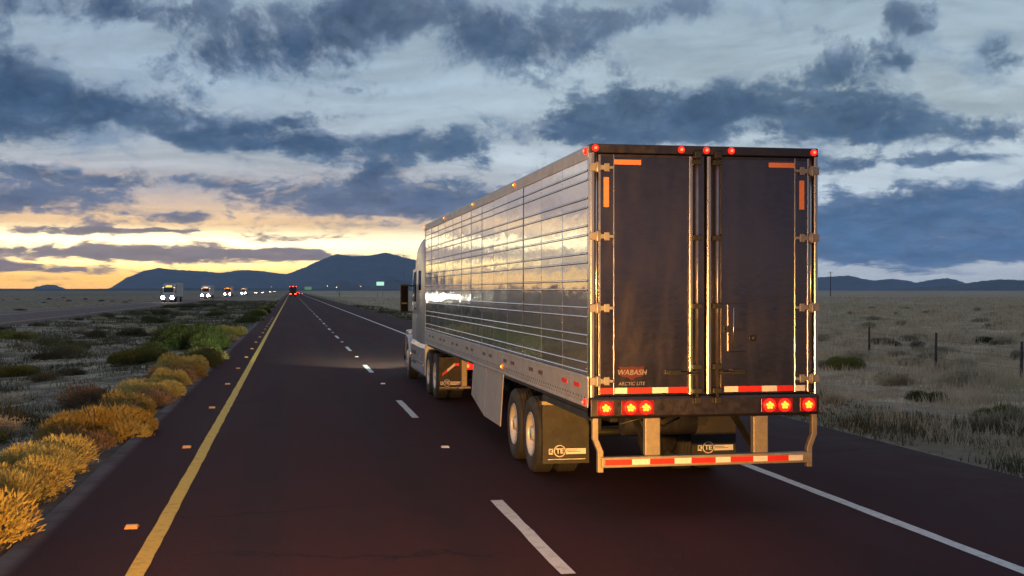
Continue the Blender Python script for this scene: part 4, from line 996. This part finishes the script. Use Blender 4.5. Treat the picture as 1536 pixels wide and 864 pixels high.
# ---------------------------------------------------------------- other traffic
HEADL = lit('oncoming_headlight', (1.0, 0.90, 0.68), 140.0); HEADB = lit('oncoming_headlight_cool', (0.80, 0.88, 1.0), 140.0); HEADW = lit('oncoming_headlight_warm', (1.0, 0.74, 0.40), 40.0)
AMB = lit('oncoming_marker_amber', (1.0, 0.42, 0.04), 7.0); TAIL = lit('distant_tail_light', (1.0, 0.05, 0.02), 14.0)
TRW = mat('oncoming_trailer_white', (0.36, 0.36, 0.35), 0.5, 0, 0.06, 2)
def oncoming(x, y, label, head, paintc):
    T = thing('oncoming_truck', label, 'truck', (x, y, 0), 0, 'trucks on the opposite road')
    MB().loft([rring(0.0, .95, .55, 1.55, .2), rring(.5, 1.0, .55, 1.75, .2), rring(1.9, 1.1, .6, 2.05, .2), rring(2.5, 1.2, .7, 3.0, .3), rring(3.2, 1.24, .9, 3.75, .3), rring(5.2, 1.24, .9, 3.85, .2)]).build('cab', paintc, T)
    MB().prism([(1.93, 2.1), (2.48, 2.95), (2.44, 2.98), (1.88, 2.14)], 0, -.95, .95).build('windshield', M['glass'], T)
    MB().box(-.6, .6, -.07, .02, .7, 1.45).build('grille', M['chrome'], T, .02); MB().box(-1.2, 1.2, -.1, .25, .4, .72).build('bumper', M['chrome'], T, .03)
    for s in (-1, 1):
        MB().lathe([(0.34, 0.0), (0.32, -.06), (0.18, -.10), (0.001, -.11)], (s * .92, -.02, .95), 1, 14).build('headlight', head, T)
        for yy in (1.1, 5.6, 6.9, 17.0, 18.3): MB().cyl((s * 1.1, yy, .5), 0, .5, .3, 18).build('wheel', M['rubber'], T)
        MB().box(*sorted((s * 1.3, s * 1.5)), 2.4, 2.55, 1.8, 2.6).build('side_mirror', M['blackplastic'], T)
        MB().box(*sorted((s * .85, s * 1.2)), 2.55, 2.62, 2.95, 3.06).build('marker_lamp', AMB, T)
    for q in (-.5, -.25, 0, .25, .5): MB().box(q - .07, q + .07, 2.66, 2.74, 3.28, 3.38).build('roof_lamp', AMB, T)
    MB().box(-.62, .62, 2.60, 2.68, 3.03, 3.12).build('visor_lamp', AMB, T)
    MB().box(-1.29, 1.29, 5.6, 21.5, 1.15, 4.05).build('cargo_box', TRW, T, .03)
    return T
oncoming(-24.9, 254, 'nearest oncoming truck with blazing white headlights and a pale trailer', HEADL, TRW)
oncoming(-24.7, 360, 'second oncoming truck with amber roof lamps behind the brightest one', HEADL, M['cabpaint'])
oncoming(-24.6, 481, 'third oncoming truck with orange-lit cab top', HEADL, mat('oncoming_cab_red', (0.3, 0.05, 0.04), 0.35, 0, 0.1, 3))
oncoming(-24.8, 645, 'fourth and smallest oncoming truck with bluish headlights', HEADB, TRW)
def car(x, y, label, away, head, paintc, rise=0.0):
    T = thing('car', label, 'car', (x, y, rise), math.pi if away else 0, 'distant cars')
    MB().loft([rring(0, .75, .35, .75, .1), rring(.3, .86, .3, .85, .12), rring(1.3, .9, .28, .98, .12), rring(2.0, .82, .28, 1.45, .2), rring(3.3, .80, .28, 1.48, .2), rring(4.1, .86, .3, 1.05, .12), rring(4.5, .8, .35, .9, .1)]).build('body', paintc, T)
    MB().prism([(1.34, 1.02), (1.95, 1.42), (1.92, 1.45), (1.30, 1.04)], 0, -.7, .7).build('windshield', M['glass'], T)
    for s in (-1, 1):
        for yy in (.85, 3.55): MB().cyl((s * .8, yy, .32), 0, .32, .2, 16).build('wheel', M['rubber'], T)
        if away: MB().box(*sorted((s * .5, s * .82)), 4.44, 4.53, .72, .90).build('tail_light', TAIL, T)
        else: MB().lathe([(0.13, .02), (0.12, -.05), (0.001, -.08)], (s * .62, 0, .68), 1, 12).build('headlight', head, T)
    return T
DARKP = mat('dark_car_paint', (0.03, 0.03, 0.035), 0.3, 0.2, 0.1, 3)
car(-25.6, 900, 'oncoming car just left of the far median with warm headlights', False, HEADW, DARKP)
car(-23.6, 1010, 'oncoming car close behind the first, its headlights merging with it', False, HEADW, DARKP)
car(-25.4, 1500, 'farther oncoming car glowing warm near the vanishing point', False, HEADW, DARKP)
car(-23.8, 1750, 'farthest oncoming car at the tip of the warm string of lights', False, HEADW, DARKP)
car(4.9, 640, 'car with red tail lights ahead in the right lane', True, HEADW, DARKP)
car(4.6, 900, 'faint red-lit car farthest ahead in the right lane', True, HEADW, DARKP)
def truck_ahead():
    T = thing('box_truck', 'distant truck ahead in the left lane outlined by red lamps', 'truck', (0.6, 452, 0))
    MB().box(-1.29, 1.29, 0, 15, 1.1, 4.0).build('cargo_box', DARKP, T, .03)
    MB().box(-1.2, 1.2, 16, 20, .6, 3.6).build('cab', DARKP, T, .2)
    MB().box(-1.2, 1.2, -.05, .05, .5, .62).build('guard_bar', M['redtape'], T)
    for s in (-1, 1):
        for yy in (1.5, 2.8, 13, 18.5): MB().cyl((s * 1.1, yy, .5), 0, .5, .3, 18).build('wheel', M['rubber'], T)
        MB().box(*sorted((s * .55, s * 1.2)), -.05, -.005, 1.0, 1.25).build('tail_light', TAIL, T)
        MB().box(*sorted((s * 1.1, s * 1.28)), -.05, -.005, 3.75, 3.95).build('clearance_lamp', TAIL, T)
        MB().box(*sorted((s * .45, s * 1.15)), -.04, -.005, 2.0, 2.12).build('reflective_tape', M['redtape'], T)
    MB().box(-.3, .3, -.05, -.005, 3.8, 3.95).build('clearance_lamp', TAIL, T)
truck_ahead()

# ---------------------------------------------------------------- evening air
def haze():
    m = bpy.data.materials.new('evening_air'); m.use_nodes = True; t = NT(m.node_tree)
    t.n.remove(t.n['Principled BSDF']); v = t.n.new('ShaderNodeVolumePrincipled')
    v.inputs['Color'].default_value = (0.44, 0.67, 1.0, 1); v.inputs['Density'].default_value = HAZE; v.inputs['Anisotropy'].default_value = 0.0
    t.l.new(v.outputs[0], t.n['Material Output'].inputs['Volume'])
    o = MB().box(-19500, 19500, -600, 18200, -12, 640).build('haze', m)
    tag(o, 'thin blue evening haze over the plain', 'haze', kind='stuff')
haze()
